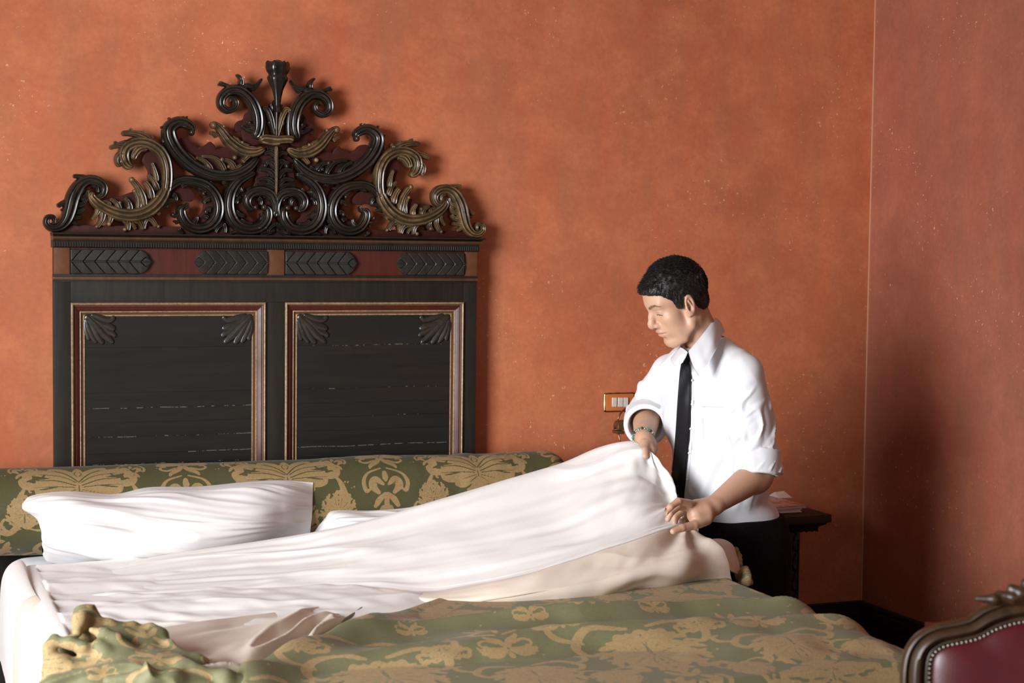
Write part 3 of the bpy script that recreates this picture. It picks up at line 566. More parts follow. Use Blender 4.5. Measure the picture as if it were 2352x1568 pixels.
# ------------------------------------------------------------------ damask pattern (woven figure, drawn once into a tile)
TW, TH = 0.62, 0.74; NX, NY = 620, 740
def draw_damask():
    T_ = np.zeros((NY, NX), np.float32); yy, xx = np.mgrid[0:NY, 0:NX]
    def dab(x, y, r, val):
        r = max(r, 1.0); x0, x1, y0, y1 = int(x-r-2), int(x+r+3), int(y-r-2), int(y+r+3)
        ys = np.arange(y0, y1); xs = np.arange(x0, x1); m = (xs[None]-x)**2+(ys[:, None]-y)**2 < r*r
        sub = T_[np.ix_(ys % NY, xs % NX)]; sub[m] = val; T_[np.ix_(ys % NY, xs % NX)] = sub
    def st(cx, cy, pts, val=1.0, mirror=True, sc=1.0):
        Q = catmull(np.array(pts, float), 70)
        for s_ in ((1, -1) if mirror else (1,)):
            for x, y, w in Q: dab(cx+s_*x*sc, cy+y*sc, abs(w)*sc, val)
    def fan(cx, cy, s=1.0):         # wide winged palmette
        for P in ([(4, 22, 5), (34, -4, 12), (75, -20, 17), (112, -28, 15), (132, -16, 10), (122, -4, 6)], [(6, 30, 6), (55, 16, 14), (100, 20, 16), (132, 24, 12), (142, 6, 9), (128, -1, 6)],
                  [(6, 38, 6), (40, 42, 12), (76, 50, 13), (100, 48, 9), (108, 36, 5)], [(2, 44, 5), (24, 56, 10), (48, 70, 11), (66, 68, 7)], [(0, 50, 5), (10, 66, 9), (22, 84, 9), (36, 88, 5)], [(0, 52, 6), (0, 78, 10), (0, 100, 5)],
                  [(2, 10, 4), (20, -20, 9), (44, -38, 10), (66, -44, 7), (72, -36, 4)], [(0, 4, 9), (0, -16, 15), (0, -34, 11), (0, -44, 6)]): st(cx, cy, P, 1, sc=s)
        for P in ([(6, 18, 1.6), (44, -8, 1.6), (100, -18, 1.4), (118, -14, 1)], [(8, 28, 1.8), (60, 8, 1.8), (118, 8, 1.2)], [(10, 34, 1.5), (55, 30, 1.5), (112, 30, 1)], [(8, 42, 1.4), (50, 54, 1)], [(4, 12, 2), (22, -10, 2), (40, -26, 1.5), (58, -36, 1)],
                  [(4, 46, 1.3), (30, 66, 1)], [(3, -6, 1.4), (9, -18, 1.4), (4, -30, 1.2)], [(90, -6, 4), (84, -14, 2)], [(112, 12, 4), (122, 10, 2)]): st(cx, cy, P, 0, sc=s)
        st(cx, cy, [(0, 28, 1.2), (0, 48, 1.4)], 0, False, s)
    def crown(cx, cy, s=1.0):        # small crown with curled ribbons under it
        for a in range(5):
            th = math.radians(-90+a*22); st(cx, cy, [(8*math.cos(th), 8*math.sin(th), 4), (34*math.cos(th)+14*(a > 0), 26*math.sin(th), 8), (50*math.cos(th)+18*(a > 0), 32*math.sin(th), 5)], 1, sc=s)
        for P in ([(4, 8, 6), (14, 30, 9), (34, 48, 7), (40, 60, 3)], [(22, 20, 3), (44, 34, 5), (62, 26, 4), (60, 12, 3), (48, 12, 3)], [(10, 62, 3), (50, 80, 4), (66, 110, 6), (60, 140, 6), (48, 134, 3)], [(0, 78, 6), (0, 96, 9), (0, 108, 4)], [(8, 120, 4), (30, 104, 12), (40, 124, 12), (24, 146, 6)], [(4, 150, 5), (22, 168, 9), (34, 188, 6)], [(0, 152, 5), (0, 180, 8), (0, 204, 3)]): st(cx, cy, P, 1, sc=s)
        for P in ([(14, 128, 1.4), (30, 112, 1.2)], [(2, -10, 1.4), (8, -24, 1.2)]): st(cx, cy, P, 0, sc=s)
    def acan(cx, cy, s=1.0):         # full acanthus spray
        for a, L, w in ((-84, 118, 13), (-52, 112, 15), (-22, 104, 16), (12, 98, 15), (44, 92, 13), (72, 80, 11)):
            th = math.radians(a); c_, s__ = math.cos(th), math.sin(th)
            mid = [(L*t*c_-26*math.sin(math.pi*t)*s__*0.5, L*t*s__+26*math.sin(math.pi*t)*c_*0.5) for t in (0.08, 0.35, 0.65, 1.0)]
            st(cx, cy, [(mid[0][0], mid[0][1], 5), (mid[1][0], mid[1][1], w), (mid[2][0], mid[2][1], w*1.05), (mid[3][0], mid[3][1], 4)], 1, sc=s)
            for k, t in ((1, 0.45), (-1, 0.6), (1, 0.75), (-1, 0.86)):
                bx_, by_ = L*t*c_, L*t*s__; q = th+k*0.9
                st(cx, cy, [(bx_, by_, 7), (bx_+20*math.cos(q), by_+20*math.sin(q), 7), (bx_+30*math.cos(q), by_+30*math.sin(q), 2.5)], 1, sc=s)
            st(cx, cy, [(mid[0][0], mid[0][1], 1.3), (mid[1][0], mid[1][1], 1.6), (mid[2][0], mid[2][1], 1.0)], 0, sc=s)
        for P in ([(20, 90, 4), (90, 104, 8), (128, 60, 9), (112, 24, 7), (92, 36, 4)], [(110, 70, 3), (150, 90, 8), (160, 120, 6), (142, 128, 3)]): st(cx, cy, P, 1, sc=s)
    fan(155, 180, 1.12); crown(465, 118, 1.08); acan(465, 470, 1.22); acan(155, 385, 0.95); crown(155, 560, 1.0); st(155, 180, [(150, 30, 3), (168, 70, 9), (176, 120, 10), (150, 160, 7), (128, 150, 3)]); st(465, 300, [(70, 40, 4), (110, 60, 9), (140, 20, 9), (120, -20, 5)])
    st(155, 640, [(20, 40, 5), (70, 60, 10), (110, 40, 9), (120, 0, 5)]); st(465, 700, [(10, 10, 5), (60, 24, 10), (100, 0, 9), (96, -30, 5)])
    acan(310, 330, 0.55); acan(0, 300, 0.5); fan(310, 640, 0.5); crown(2, 60, 0.6); crown(310, 70, 0.6); fan(0, 560, 0.45)
    for i in range(60):
        x, y = rng.uniform(0, NX), rng.uniform(0, NY)
        if T_[int(y), int(x)] == 0 and T_[int(y+14) % NY, int(x)] == 0 and T_[int(y), int(x+14) % NX] == 0:
            for k in range(3): dab(x+rng.uniform(-7, 7), y+rng.uniform(-5, 5), rng.uniform(1.5, 3.5), 1.0)
    for _ in range(2): T_ = (T_+np.roll(T_, 1, 0)+np.roll(T_, -1, 0)+np.roll(T_, 1, 1)+np.roll(T_, -1, 1))/5
    return T_
DAM = draw_damask()
def damask(u, v):
    'u, v in metres on the cloth'
    x = (np.asarray(u)/TW*NX) % NX; y = (np.asarray(v)/TH*NY) % NY; x0 = x.astype(int) % NX; y0 = y.astype(int) % NY; fx = x-np.floor(x); fy = y-np.floor(y); x1 = (x0+1) % NX; y1 = (y0+1) % NY
    return DAM[y0, x0]*(1-fx)*(1-fy)+DAM[y0, x1]*fx*(1-fy)+DAM[y1, x0]*(1-fx)*fy+DAM[y1, x1]*fx*fy
def damat(name, ground, gold, fleck, rough=0.5, sheen=0.3):
    m = nmat(name, rough, 0.4); g = G(m); v = g.coord('Object'); a = g.attr('figure')
    f = g.ramp(a, [(0.40, 0.0), (0.56, 1.0)]); w = g.noise(v, 420, 2, 0.6); w2 = g.noise(v, 150, 2, 0.6)
    gg = g.mix(g.ramp(w, [(0.4, 0.0), (0.62, 0.6)]), gold, fleck); gg = g.mix(g.ramp(w2, [(0.45, 0.0), (0.7, 0.35)]), gg, tuple(0.6*x for x in gold))
    gd = g.mix(g.ramp(w2, [(0.4, 0.0), (0.7, 0.35)]), ground, tuple(1.35*x for x in ground))
    g.base(g.mix(f, gd, gg)); g.rough(g.mix(f, (rough+0.08,)*3, (rough+0.25,)*3)); g.bump(g.math('ADD', w, g.math('MULTIPLY', f, 1.5)), 0.25, 0.0008)
    g.b.inputs['Sheen Weight'].default_value = sheen*0.3; g.b.inputs['Sheen Roughness'].default_value = 0.4; g.b.inputs['Specular IOR Level'].default_value = 0.22
    return m
M_dam = damat('bolster_damask', (0.066, 0.062, 0.026), (0.25, 0.165, 0.070), (0.36, 0.25, 0.12))
M_cov = damat('coverlet_damask', (0.150, 0.148, 0.076), (0.31, 0.215, 0.100), (0.42, 0.31, 0.15), 0.5, 0.2)
def linen(name, col, rough=0.75, warm=0.0, transl=0.0, wv=700):
    m = nmat(name, rough, 0.25); g = G(m); v = g.coord('Object'); w = g.noise(v, wv, 2, 0.5); n = g.noise(v, 22, 4, 0.6)
    g.base(g.mix(g.ramp(n, [(0.35, 0.0), (0.7, 0.25)]), col, tuple(0.93*x for x in col))); g.bump(g.mix(0.5, w, n), 0.12, 0.001)
    g.b.inputs['Sheen Weight'].default_value = 0.15
    if transl:
        t = g.n('ShaderNodeBsdfTranslucent'); t.inputs[0].default_value = (*col, 1); mx = g.n('ShaderNodeMixShader'); mx.inputs[0].default_value = transl
        out = [x for x in g.t.nodes if x.type == 'OUTPUT_MATERIAL'][0]
        g.t.links.new(g.b.outputs[0], mx.inputs[1]); g.t.links.new(t.outputs[0], mx.inputs[2]); g.t.links.new(mx.outputs[0], out.inputs[0])
    return m
M_sheet = linen('white_cotton', (0.83, 0.80, 0.77), transl=0.12)
M_pillow = linen('white_pillowcase', (0.71, 0.685, 0.67))
M_pad = linen('white_mattress_cover', (0.78, 0.80, 0.84))
M_lining = linen('cream_lining', (0.74, 0.63, 0.52), transl=0.1)
BZ = 0.70                       # top of the mattress
BX0, BX1, BY0, BY1 = 0.335, 2.13, 2.95, 4.95
# ------------------------------------------------------------------ bed base and mattress
BB = setp(MB().box((BX0+0.02, BY0+0.04, 0.16), (BX1-0.02, BY1-0.02, 0.40), 0.012).build('bed_base', M_dark), 'low dark wooden bed base under the mattress, seen at its left side', 'bed frame')
for x in (BX0+0.08, BX1-0.08):
    for y in (BY0+0.1, BY1-0.1): MB().box((x-0.04, y-0.04, 0), (x+0.04, y+0.04, 0.165), 0.006).build('leg', M_dark, BB)
def rbox_field(x0, x1, y0, y1, z, r, nx, ny, drop):
    'top + rounded fall on all four sides as one sheet; s,t are cloth coordinates'
    def prof(a0, a1, n):
        L = (a1-a0)-2*r; arc = r*math.pi/2; tot = 2*drop+2*arc+L; s = np.linspace(0, tot, n); a = np.empty(n); dz = np.empty(n)
        for i, q in enumerate(s):
            if q < drop: a[i] = a0; dz[i] = -(r+drop-q)
            elif q < drop+arc: th = (q-drop)/r; a[i] = a0+r-r*math.cos(th); dz[i] = -r+r*math.sin(th)
            elif q < drop+arc+L: a[i] = a0+r+(q-drop-arc); dz[i] = 0
            elif q < drop+2*arc+L: th = (q-drop-arc-L)/r; a[i] = a1-r+r*math.sin(th); dz[i] = -r+r*math.cos(th)
            else: a[i] = a1; dz[i] = -(r+q-drop-2*arc-L)
        return s, a, dz
    s, X, dx = prof(x0, x1, nx); t, Y, dy = prof(y0, y1, ny)
    return s, t, X, Y, dx, dy
s, t, X, Y, dx, dy = rbox_field(BX0, BX1-0.03, BY0, BY1-0.01, BZ, 0.07, 360, 380, 0.20)
XX, YY = np.meshgrid(X, Y); ZZ = BZ+np.minimum(dx[None], dy[:, None])
ss, tt = np.meshgrid(s, t)
ZZ = ZZ+0.004*vnoise(ss*5, tt*5, 0, 3)+0.002*vnoise(ss*16+tt*4, tt*14, 0, 4)
XX = XX+0.006*vnoise(tt*6, ss*3, 1, 5)*(dx[None] < -0.03); S = np.stack([XX, YY, ZZ], -1)
sheetmesh('mattress', S, M_pad); o = bpy.data.objects['mattress']; setp(o, 'thick mattress in a white fitted sheet, bare at the left corner under the bolster', 'mattress')
MB().box((0.02, 5.035, 0.12), (BX1+0.02, 5.064, 0.445), 0.004).build('head_rail', M_dark, BB)
for xa, xb in ((0.02, xl-0.004), (xr+0.006, BX1+0.02)): MB().box((xa, 5.035, 0.446), (xb, 5.064, 0.86), 0.004).build('head_wing', M_dark, BB)
# ------------------------------------------------------------------ bolster
BL = empty('bolster', (1.2, 4.90, BZ), 'long green and gold damask bolster lying across the head of the bed against the headboard', 'bolster')
bx0, bx1 = 0.16, 2.13; nl, nc = 900, 300; yc_, rz, ry = 4.895, 0.128, 0.118
th = np.linspace(0, 2*math.pi, nc, endpoint=False); U = np.linspace(0, 1, nl)[:, None]
xx = bx0+(bx1-bx0)*U; endr = np.clip(np.minimum(xx-bx0, bx1-xx)/0.10, 0, 1); rr = 0.32+0.68*np.sqrt(np.clip(1-(1-endr)**2, 0, 1))
TH_ = th[None, :]; gath = sstep(1.1, 1.95, xx)
wr = 0.0018*vnoise(xx*9, TH_*2, 0, 11)+gath*0.0045*np.clip(vnoise(xx*22+0.6*np.sin(TH_*2), TH_*1.4, 0, 12), -0.4, 1)+0.003*vnoise(xx*4, TH_*1.5, 2, 13)+(1-endr)*0.004*np.sin(TH_*26)
zc = BZ+0.131+0.006*(1-xx); cy = yc_+0.004*vnoise(xx*2, 0, 0, 4)
Yb = cy+(ry+wr)*rr*np.cos(TH_)*np.where(np.sin(TH_) < 0, 1.02, 1.0); Zb = zc+(rz+wr)*rr*np.sin(TH_)
Zb = np.maximum(Zb, BZ+0.006)
Sb = np.stack([np.broadcast_to(xx, Yb.shape), Yb, Zb], -1)
arc = TH_*(0.5*(rz+ry))                    # arc length from the wall side over the top
xA = atY(182, 1090, 4.80)[0]
fig = damask(xx-xA+155/NX*TW, (arc-(math.pi*0.68)*0.5*(rz+ry))*1.12+(180-10)/NY*TH)
F = gridfaces(nl, nc, True); V = Sb.reshape(-1, 3); ca = len(V)
V = np.vstack([V, [[bx0, yc_, zc[0, 0]], [bx1, yc_, zc[-1, 0]]]]); F = [tuple(f[::-1]) for f in F]
mesh('bolster_cover', V, np.array(F), M_dam, BL, True, {'figure': np.r_[fig.ravel(), 0, 0]})
for xe, sx in ((bx0, -1), (bx1, 1)):
    MB().tube([(xe-sx*0.012, yc_, zc[0, 0]), (xe+sx*0.006, yc_, zc[0, 0]), (xe+sx*0.010, yc_, zc[0, 0])], [0.055, 0.045, 0.01], 20).build('end_rosette', M_cov, BL)
# ------------------------------------------------------------------ pillows
def pillow(name, rows, label, seed, nu=420, nv=200, amp=1.0, yb=4.815, fold=(0.10, 1.0)):
    C = world_rows(rows); S = patch(C, nu, nv); N_ = gnormals(S)
    u = np.linspace(0, 1, nu)[None, :]; v = np.linspace(0, 1, nv)[:, None]
    edge = np.minimum(np.minimum(u, 1-u)*8, np.minimum(v, 1-v)*6).clip(0, 1)
    w = v-0.30*u+0.14*np.sin(3.6*u+0.5)+0.10*vnoise(u*2.2, v*1.5, 0, seed+9)
    a = vnoise(w*7.0+0.9*vnoise(u*3, v*3, 0, seed+7), u*2.4, 0, seed); a = 1-np.abs(a)*2.2
    b = vnoise(w*21+vnoise(u*5, v*4, 0, seed+3), u*4.2, 3, seed+1)
    c = vnoise(u*10-v*6, v*7+u*2, 0, seed+2)
    d = amp*(0.0125*a.clip(-0.5, 1)*(0.35+0.65*vnoise(u*3, v*3, 0, seed+5).clip(0, 1))+0.0035*b+0.004*c)*edge
    sgn = -1 if N_[nv//2, nu//2, 1] > 0 else 1
    S = S+N_*(sgn*d)[..., None]
    B = S.copy(); B[..., 1] = np.maximum(S[..., 1]+0.012, yb-0.35*(yb-S[..., 1])*0-0.0) ; B = B[:, ::-1]
    P = empty(name, (float(S[-1, nu//2, 0]), float(S[..., 1].mean()), BZ), label, 'pillow', None)
    V = np.vstack([S.reshape(-1, 3), B.reshape(-1, 3)]); F = gridfaces(nv, nu); k = nv*nu; F2 = F+k
    idx = np.arange(k).reshape(nv, nu); bidx = (np.arange(k).reshape(nv, nu)[:, ::-1])+k; r = []
    for e, f in ((idx[0], bidx[0]), (idx[-1][::-1], bidx[-1][::-1]), (idx[:, 0][::-1], bidx[:, 0][::-1]), (idx[:, -1], bidx[:, -1])):
        r.append(np.stack([e[:-1], e[1:], f[1:], f[:-1]], 1))
    mesh('pillowcase', V, np.vstack([F, F2]+r), M_pillow, P, True)
    return P, S
rowsL = [
 [(46, 1152, 4.80), (76, 1137, 4.79), (160, 1129, 4.78), (262, 1135, 4.78), (345, 1120, 4.78), (460, 1118, 4.78), (580, 1107, 4.78), (655, 1104, 4.78), (720, 1108, 4.79)],
 [(46, 1160, 4.79), (86, 1150, 4.73), (165, 1147, 4.69), (265, 1150, 4.68), (347, 1140, 4.67), (460, 1137, 4.67), (580, 1125, 4.68), (650, 1122, 4.71), (719, 1125, 4.78)],
 [(52, 1170, 4.78), (94, 1178, 4.70), (172, 1184, 4.64), (268, 1188, 4.61), (350, 1184, 4.60), (460, 1180, 4.60), (580, 1165, 4.62), (652, 1155, 4.68), (718, 1152, 4.77)],
 [(84, 1190, 4.77), (106, 1215, 4.69), (180, 1226, 4.61), (272, 1230, 4.58), (354, 1230, 4.57), (460, 1224, 4.57), (580, 1206, 4.60), (655, 1190, 4.67), (717, 1180, 4.77)],
 [(98, 1215, 4.77), (106, 1252, 4.69), (188, 1268, 4.61), (276, 1272, 4.59), (358, 1270, 4.58), (460, 1262, 4.59), (580, 1240, 4.62), (656, 1222, 4.69), (714, 1206, 4.77)],
 [(102, 1270, 4.78), (112, 1290, 4.74), (195, 1305, 4.70), (280, 1308, 4.68), (360, 1303, 4.68), (460, 1292, 4.68), (580, 1270, 4.70), (656, 1245, 4.74), (712, 1228, 4.79)]]
pillow('pillow', rowsL, 'creased white pillow standing at the left against the bolster, fully in view', 21)
rowsR = [
 [(722, 1222, 4.80), (745, 1190, 4.79), (768, 1172, 4.78), (850, 1172, 4.78), (930, 1166, 4.78), (1010, 1152, 4.78), (1180, 1150, 4.78), (1330, 1150, 4.79)],
 [(724, 1224, 4.79), (752, 1200, 4.74), (780, 1184, 4.70), (855, 1182, 4.68), (935, 1176, 4.68), (1015, 1166, 4.68), (1180, 1165, 4.69), (1328, 1165, 4.78)],
 [(726, 1228, 4.78), (756, 1215, 4.71), (790, 1208, 4.65), (860, 1205, 4.61), (940, 1200, 4.60), (1020, 1195, 4.60), (1180, 1195, 4.62), (1326, 1195, 4.77)],
 [(728, 1245, 4.78), (760, 1245, 4.72), (795, 1245, 4.66), (865, 1245, 4.62), (945, 1240, 4.61), (1025, 1240, 4.61), (1180, 1235, 4.63), (1326, 1230, 4.77)],
 [(730, 1262, 4.79), (764, 1266, 4.75), (800, 1270, 4.71), (868, 1270, 4.69), (948, 1268, 4.69), (1028, 1265, 4.69), (1180, 1262, 4.71), (1326, 1255, 4.79)]]
pillow('pillow', rowsR, 'white pillow mostly hidden behind the lifted sheet, only its upper left corner showing', 41)
pa, pb, pc = atZ(880, 1396, 0.74), atZ(700, 1478, 0.74), atZ(520, 1566, 0.72)
def left_edge(Yv): return np.interp(Yv, [pc[1]-0.7, pc[1], pb[1], pa[1], pa[1]+0.25, 4.6], [pc[0]-0.20, pc[0], pb[0], pa[0], pa[0]+0.30, pa[0]+0.7])
# ------------------------------------------------------------------ flat top sheet spread on the left of the mattress
nx, ny = 460, 520
sx_ = np.linspace(-0.50, 1.20, nx); sy_ = np.linspace(BY0-0.02, 4.62, ny); SX, SY = np.meshgrid(sx_, sy_)
edge_x = BX0-0.012; r = 0.075
arcl = r*math.pi/2
q = SX-0.0
Xf = np.where(q > 0, edge_x+r+q, np.where(q > -arcl, edge_x+r-r*np.sin(np.clip(-q, 0, arcl)/r), edge_x))
Zf = np.where(q > 0, BZ+0.008, np.where(q > -arcl, BZ+0.008-r+r*np.cos(np.clip(-q, 0, arcl)/r), BZ+0.008-r+(q+arcl)))
fold = vnoise(SY*7+0.5*vnoise(SX*3, SY*3, 0, 6), SX*1.6, 0, 51); fold = np.maximum(1-np.abs(fold)*3.0, -0.3)
amp = 0.010+0.016*sstep(3.9, 3.2, SY)
rel = np.where(q > 0, fold*amp+0.004*vnoise(SX*18+SY*9, SY*22, 0, 53)+0.010, 0.012)
drape = sstep(0.02, -0.25, q)*sstep(4.25, 3.9, SY)
cov_x = left_edge(SY); wu_ = 0.10+0.36*sstep(3.85, 3.62, SY); under_c = sstep(-wu_, -wu_+0.12, Xf-cov_x)
rel = rel*(1-under_c)+0.002*under_c
Zf = Zf+rel*(1-drape)+0.004-0.004*under_c
Xf = Xf-drape*(0.006+0.012*(1-np.abs(vnoise(SY*4.2, SX*0.6, 0, 57)*2)).clip(-0.3, 1))-0.03*sstep(-0.1, -0.5, q)*sstep(3.5, 3.1, SY)
S = np.stack([Xf, SY, Zf], -1)
waff = 0.0
FS = sheetmesh('flat_sheet', S, M_sheet, thick=0.003); setp(FS, 'rumpled white flat sheet spread over the mattress and hanging down its left side', 'sheet')
# ------------------------------------------------------------------ sheet lifted by the man
CL = empty('lifted_bedclothes', (1.4, 4.1, BZ), 'white sheet with cream lined cover being lifted off the bed by the man', 'bed sheet')
ribs = [
 [(98, 1326, 4.66), (92, 1330, 4.62), (84, 1345, 4.50), (80, 1365, 4.38), (84, 1388, 4.24), (96, 1404, 4.14), (112, 1412, 4.08), (118, 1413, 4.12)],
 [(232, 1316, 4.66), (230, 1302, 4.58), (222, 1326, 4.45), (214, 1350, 4.31), (208, 1376, 4.18), (204, 1393, 4.10), (202, 1402, 4.05), (204, 1404, 4.09)],
 [(402, 1296, 4.64), (402, 1270, 4.54), (393, 1301, 4.42), (385, 1335, 4.28), (380, 1364, 4.16), (378, 1384, 4.09), (378, 1394, 4.04), (380, 1396, 4.09)],
 [(590, 1280, 4.62), (588, 1243, 4.50), (580, 1281, 4.38), (573, 1321, 4.25), (568, 1355, 4.14), (564, 1376, 4.07), (562, 1387, 4.02), (566, 1389, 4.08)],
 [(740, 1268, 4.60), (740, 1218, 4.46), (735, 1262, 4.34), (728, 1308, 4.21), (722, 1350, 4.10), (718, 1375, 4.02), (715, 1387, 3.98), (722, 1388, 4.04)],
 [(880, 1250, 4.58), (878, 1186, 4.44), (868, 1238, 4.30), (858, 1297, 4.15), (848, 1345, 4.04), (834, 1368, 3.97), (818, 1379, 3.93), (840, 1386, 4.02)],
 [(1000, 1230, 4.56), (1000, 1149, 4.42), (1000, 1214, 4.26), (1002, 1286, 4.09), (1005, 1352, 3.95), (1000, 1382, 3.86), (985, 1401, 3.88), (1000, 1402, 4.00)],
 [(1150, 1210, 4.55), (1150, 1105, 4.40), (1152, 1184, 4.22), (1154, 1263, 4.03), (1155, 1328, 3.90), (1146, 1370, 3.78), (1128, 1408, 3.84), (1145, 1405, 3.98)],
 [(1285, 1190, 4.54), (1282, 1066, 4.38), (1284, 1150, 4.19), (1282, 1236, 4.01), (1276, 1297, 3.88), (1270, 1352, 3.76), (1262, 1405, 3.84), (1275, 1400, 3.98)],
 [(1385, 1150, 4.48), (1380, 1026, 4.34), (1386, 1112, 4.17), (1388, 1200, 4.01), (1388, 1262, 3.89), (1390, 1330, 3.77), (1396, 1392, 3.84), (1405, 1388, 3.98)],
 [(1450, 1100, 4.40), (1447, 1012, 4.28), (1462, 1092, 4.14), (1470, 1172, 4.02), (1472, 1232, 3.91), (1484, 1306, 3.79), (1500, 1371, 3.85), (1508, 1368, 3.98)],
 [(1480, 1060, 4.30), (1474, 1021, 4.24), (1514, 1092, 4.15), (1538, 1158, 4.07), (1540, 1208, 3.96), (1575, 1290, 3.82), (1600, 1362, 3.87), (1604, 1360, 3.98)],
 [(1492, 1064, 4.27), (1497, 1046, 4.22), (1540, 1104, 4.15), (1562, 1160, 4.08), (1600, 1212, 3.99), (1668, 1296, 3.87), (1690, 1364, 3.90), (1690, 1362, 3.98)]]
C = world_rows(ribs).transpose(1, 0, 2)            # rows = v stations, columns = u
C0 = C[:, 0]; hin = np.array([0, 0, 0, 0, 0.004, 0.014, 0.03, 0.03]); hang = [np.stack([x_+hin, C0[:, 1]-dy_, np.full(8, z_)-0.6*hin+zz_*np.array([0, .01, .006, 0, -.004, 0, .004, 0])], 1) for x_, dy_, z_, zz_ in ((BX0-0.032, 0.03, 0.46, 1), (BX0-0.030, 0.02, 0.60, 1), (BX0-0.018, 0.01, 0.700, 1), (BX0+0.028, 0.0, 0.730, 1))]
C = np.concatenate([np.stack(hang, 1), C], 1)
nu, nv = 900, 420
S = patch(C, nu, nv); N_ = gnormals(S)
sgn = -1 if N_[nv//2, nu//2, 1] > 0 else 1
u = np.linspace(-4, 12, nu)[None, :]; v = np.linspace(0, 7, nv)[:, None]
env = sstep(0.9, 1.5, v)*sstep(6.2, 5.6, v)*(0.12+0.88*sstep(-0.6, 1.2, u))
warp = 0.35*vnoise(u*0.8, v*0.9, 0, 61)
f1 = 1-np.abs(vnoise(v*1.35+warp*1.8-u*0.05, u*0.28, 0, 62))*2.4                 # long folds that run with the pull
f2 = vnoise(v*5.5+warp*2, u*0.75, 0, 63)
f3 = vnoise(u*3.2+v*2.5, v*3.0-u*0.6, 0, 64); f3b = 1-np.abs(vnoise(u*2.4-v*1.3, v*2.8+u*0.9, 0, 67))*3
patchy = vnoise(u*0.9, v*1.1, 0, 65).clip(0, 1)
d = (0.0055*f1.clip(-0.4, 1)*(0.4+0.8*patchy)+0.003*f2+0.0018*f3*(0.3+patchy)+0.0025*vnoise(u*1.6-v*1.1, v*2.2+u*0.7, 0, 68))*env
# creases that radiate from the two grips
def radiate(uc, vc, n, a0, rr_, amp_):
    du, dv = (u-uc)*0.9, (v-vc); r_ = np.sqrt(du*du+dv*dv); an = np.arctan2(dv, du)
    return amp_*np.sin(an*n+1.5*vnoise(an*1.2, r_*0.4, 0, 70))*np.exp(-((r_-rr_*0.45)/(rr_*0.55))**2)
d = d+radiate(11.3, 1.2, 7, 0, 2.2, 0.0045)*env+radiate(11.6, 3.9, 7, 0, 3.6, 0.010)*sstep(1.2, 2, v)*sstep(6.6, 5.8, v)
under = sstep(3.9, 4.5, v)*sstep(5, 7, u)
d = d+under*0.012*np.sin((v*1.9+u*0.45+warp*1.5)*2.3)*sstep(6.5, 5.4, v)
S = S+N_*(sgn*d)[..., None]
cut = int(nv*4.12/7)
cr = S[:cut+1]; lr = S[cut-2:]
sheetmesh('sheet', cr[:, :], M_sheet, CL, thick=0.0)
sheetmesh('lining', lr, M_lining, CL)
# loose flap of lining and the tasselled damask corner at the right end
fl = [
 [(1610, 1250, 3.99), (1632, 1238, 4.02), (1662, 1238, 4.04), (1684, 1252, 4.05), (1694, 1280, 4.05)],
 [(1620, 1262, 3.96), (1640, 1254, 3.97), (1664, 1254, 3.98), (1684, 1268, 3.99), (1697, 1290, 4.0)],
 [(1640, 1285, 3.93), (1654, 1280, 3.92), (1670, 1282, 3.92), (1688, 1294, 3.93), (1700, 1305, 3.96)],
 [(1665, 1310, 3.92), (1672, 1308, 3.90), (1684, 1312, 3.90), (1696, 1318, 3.92), (1702, 1322, 3.95)]]
S2 = patch(world_rows(fl), 60, 50); sheetmesh('turned_flap', S2, M_lining, CL, thick=0.004)
def blob(name, chains, mat, parent, h=0.004, k=0.012, pad=0.02, figscale=1.0, dispf=None, fill=None):
    'union of fold ridges as one solid; chains hold (x, y, z, r)'
    A = np.array([p for c_ in chains for p in c_]); lo = (A[:, :3]-A[:, 3:]).min(0)-pad; hi = (A[:, :3]+A[:, 3:]).max(0)+pad
    def fn(P):
        d_ = None
        for c_ in chains: e = chain(P, c_, k); d_ = e if d_ is None else smin(d_, e, k)
        if fill is not None: d_ = smin(d_, ellip(P, *fill), 0.02)
        return d_ if dispf is None else d_+dispf(P)
    V, F = surfnet(fn, lo, hi, h); return mesh(name, V, F, mat, parent, True, {'figure': damask((V[:, 0]+0.4*V[:, 2])*figscale, (V[:, 1]+V[:, 2])*figscale)})
def w3(px, py, Y, rpx, s=None):
    p = atY(px, py, Y); dep = np.dot(p-CAMP, _f); return (p[0], p[1], p[2], rpx*dep/FPX)
blob('damask_corner', [[w3(1698, 1322, 3.93, 9), w3(1712, 1315, 3.91, 13), w3(1718, 1322, 3.90, 10)], [w3(1700, 1345, 3.92, 8), w3(1714, 1336, 3.90, 11), w3(1722, 1336, 3.9, 7)], [w3(1690, 1360, 3.92, 5), w3(1702, 1350, 3.91, 8)], [w3(1690, 1372, 3.94, 6), w3(1700, 1365, 3.93, 10), w3(1704, 1380, 3.95, 6)],
      [w3(1690, 1262, 4.06, 5), w3(1697, 1280, 4.05, 6), w3(1698, 1300, 4.0, 6)]], M_cov, CL, 0.003, 0.004, dispf=lambda P: (-0.004*np.clip(1-3*np.abs(vnoise(P[..., 0]*40, P[..., 1]*40, P[..., 2]*40, 98)), -0.3, 1)).astype(np.float32))
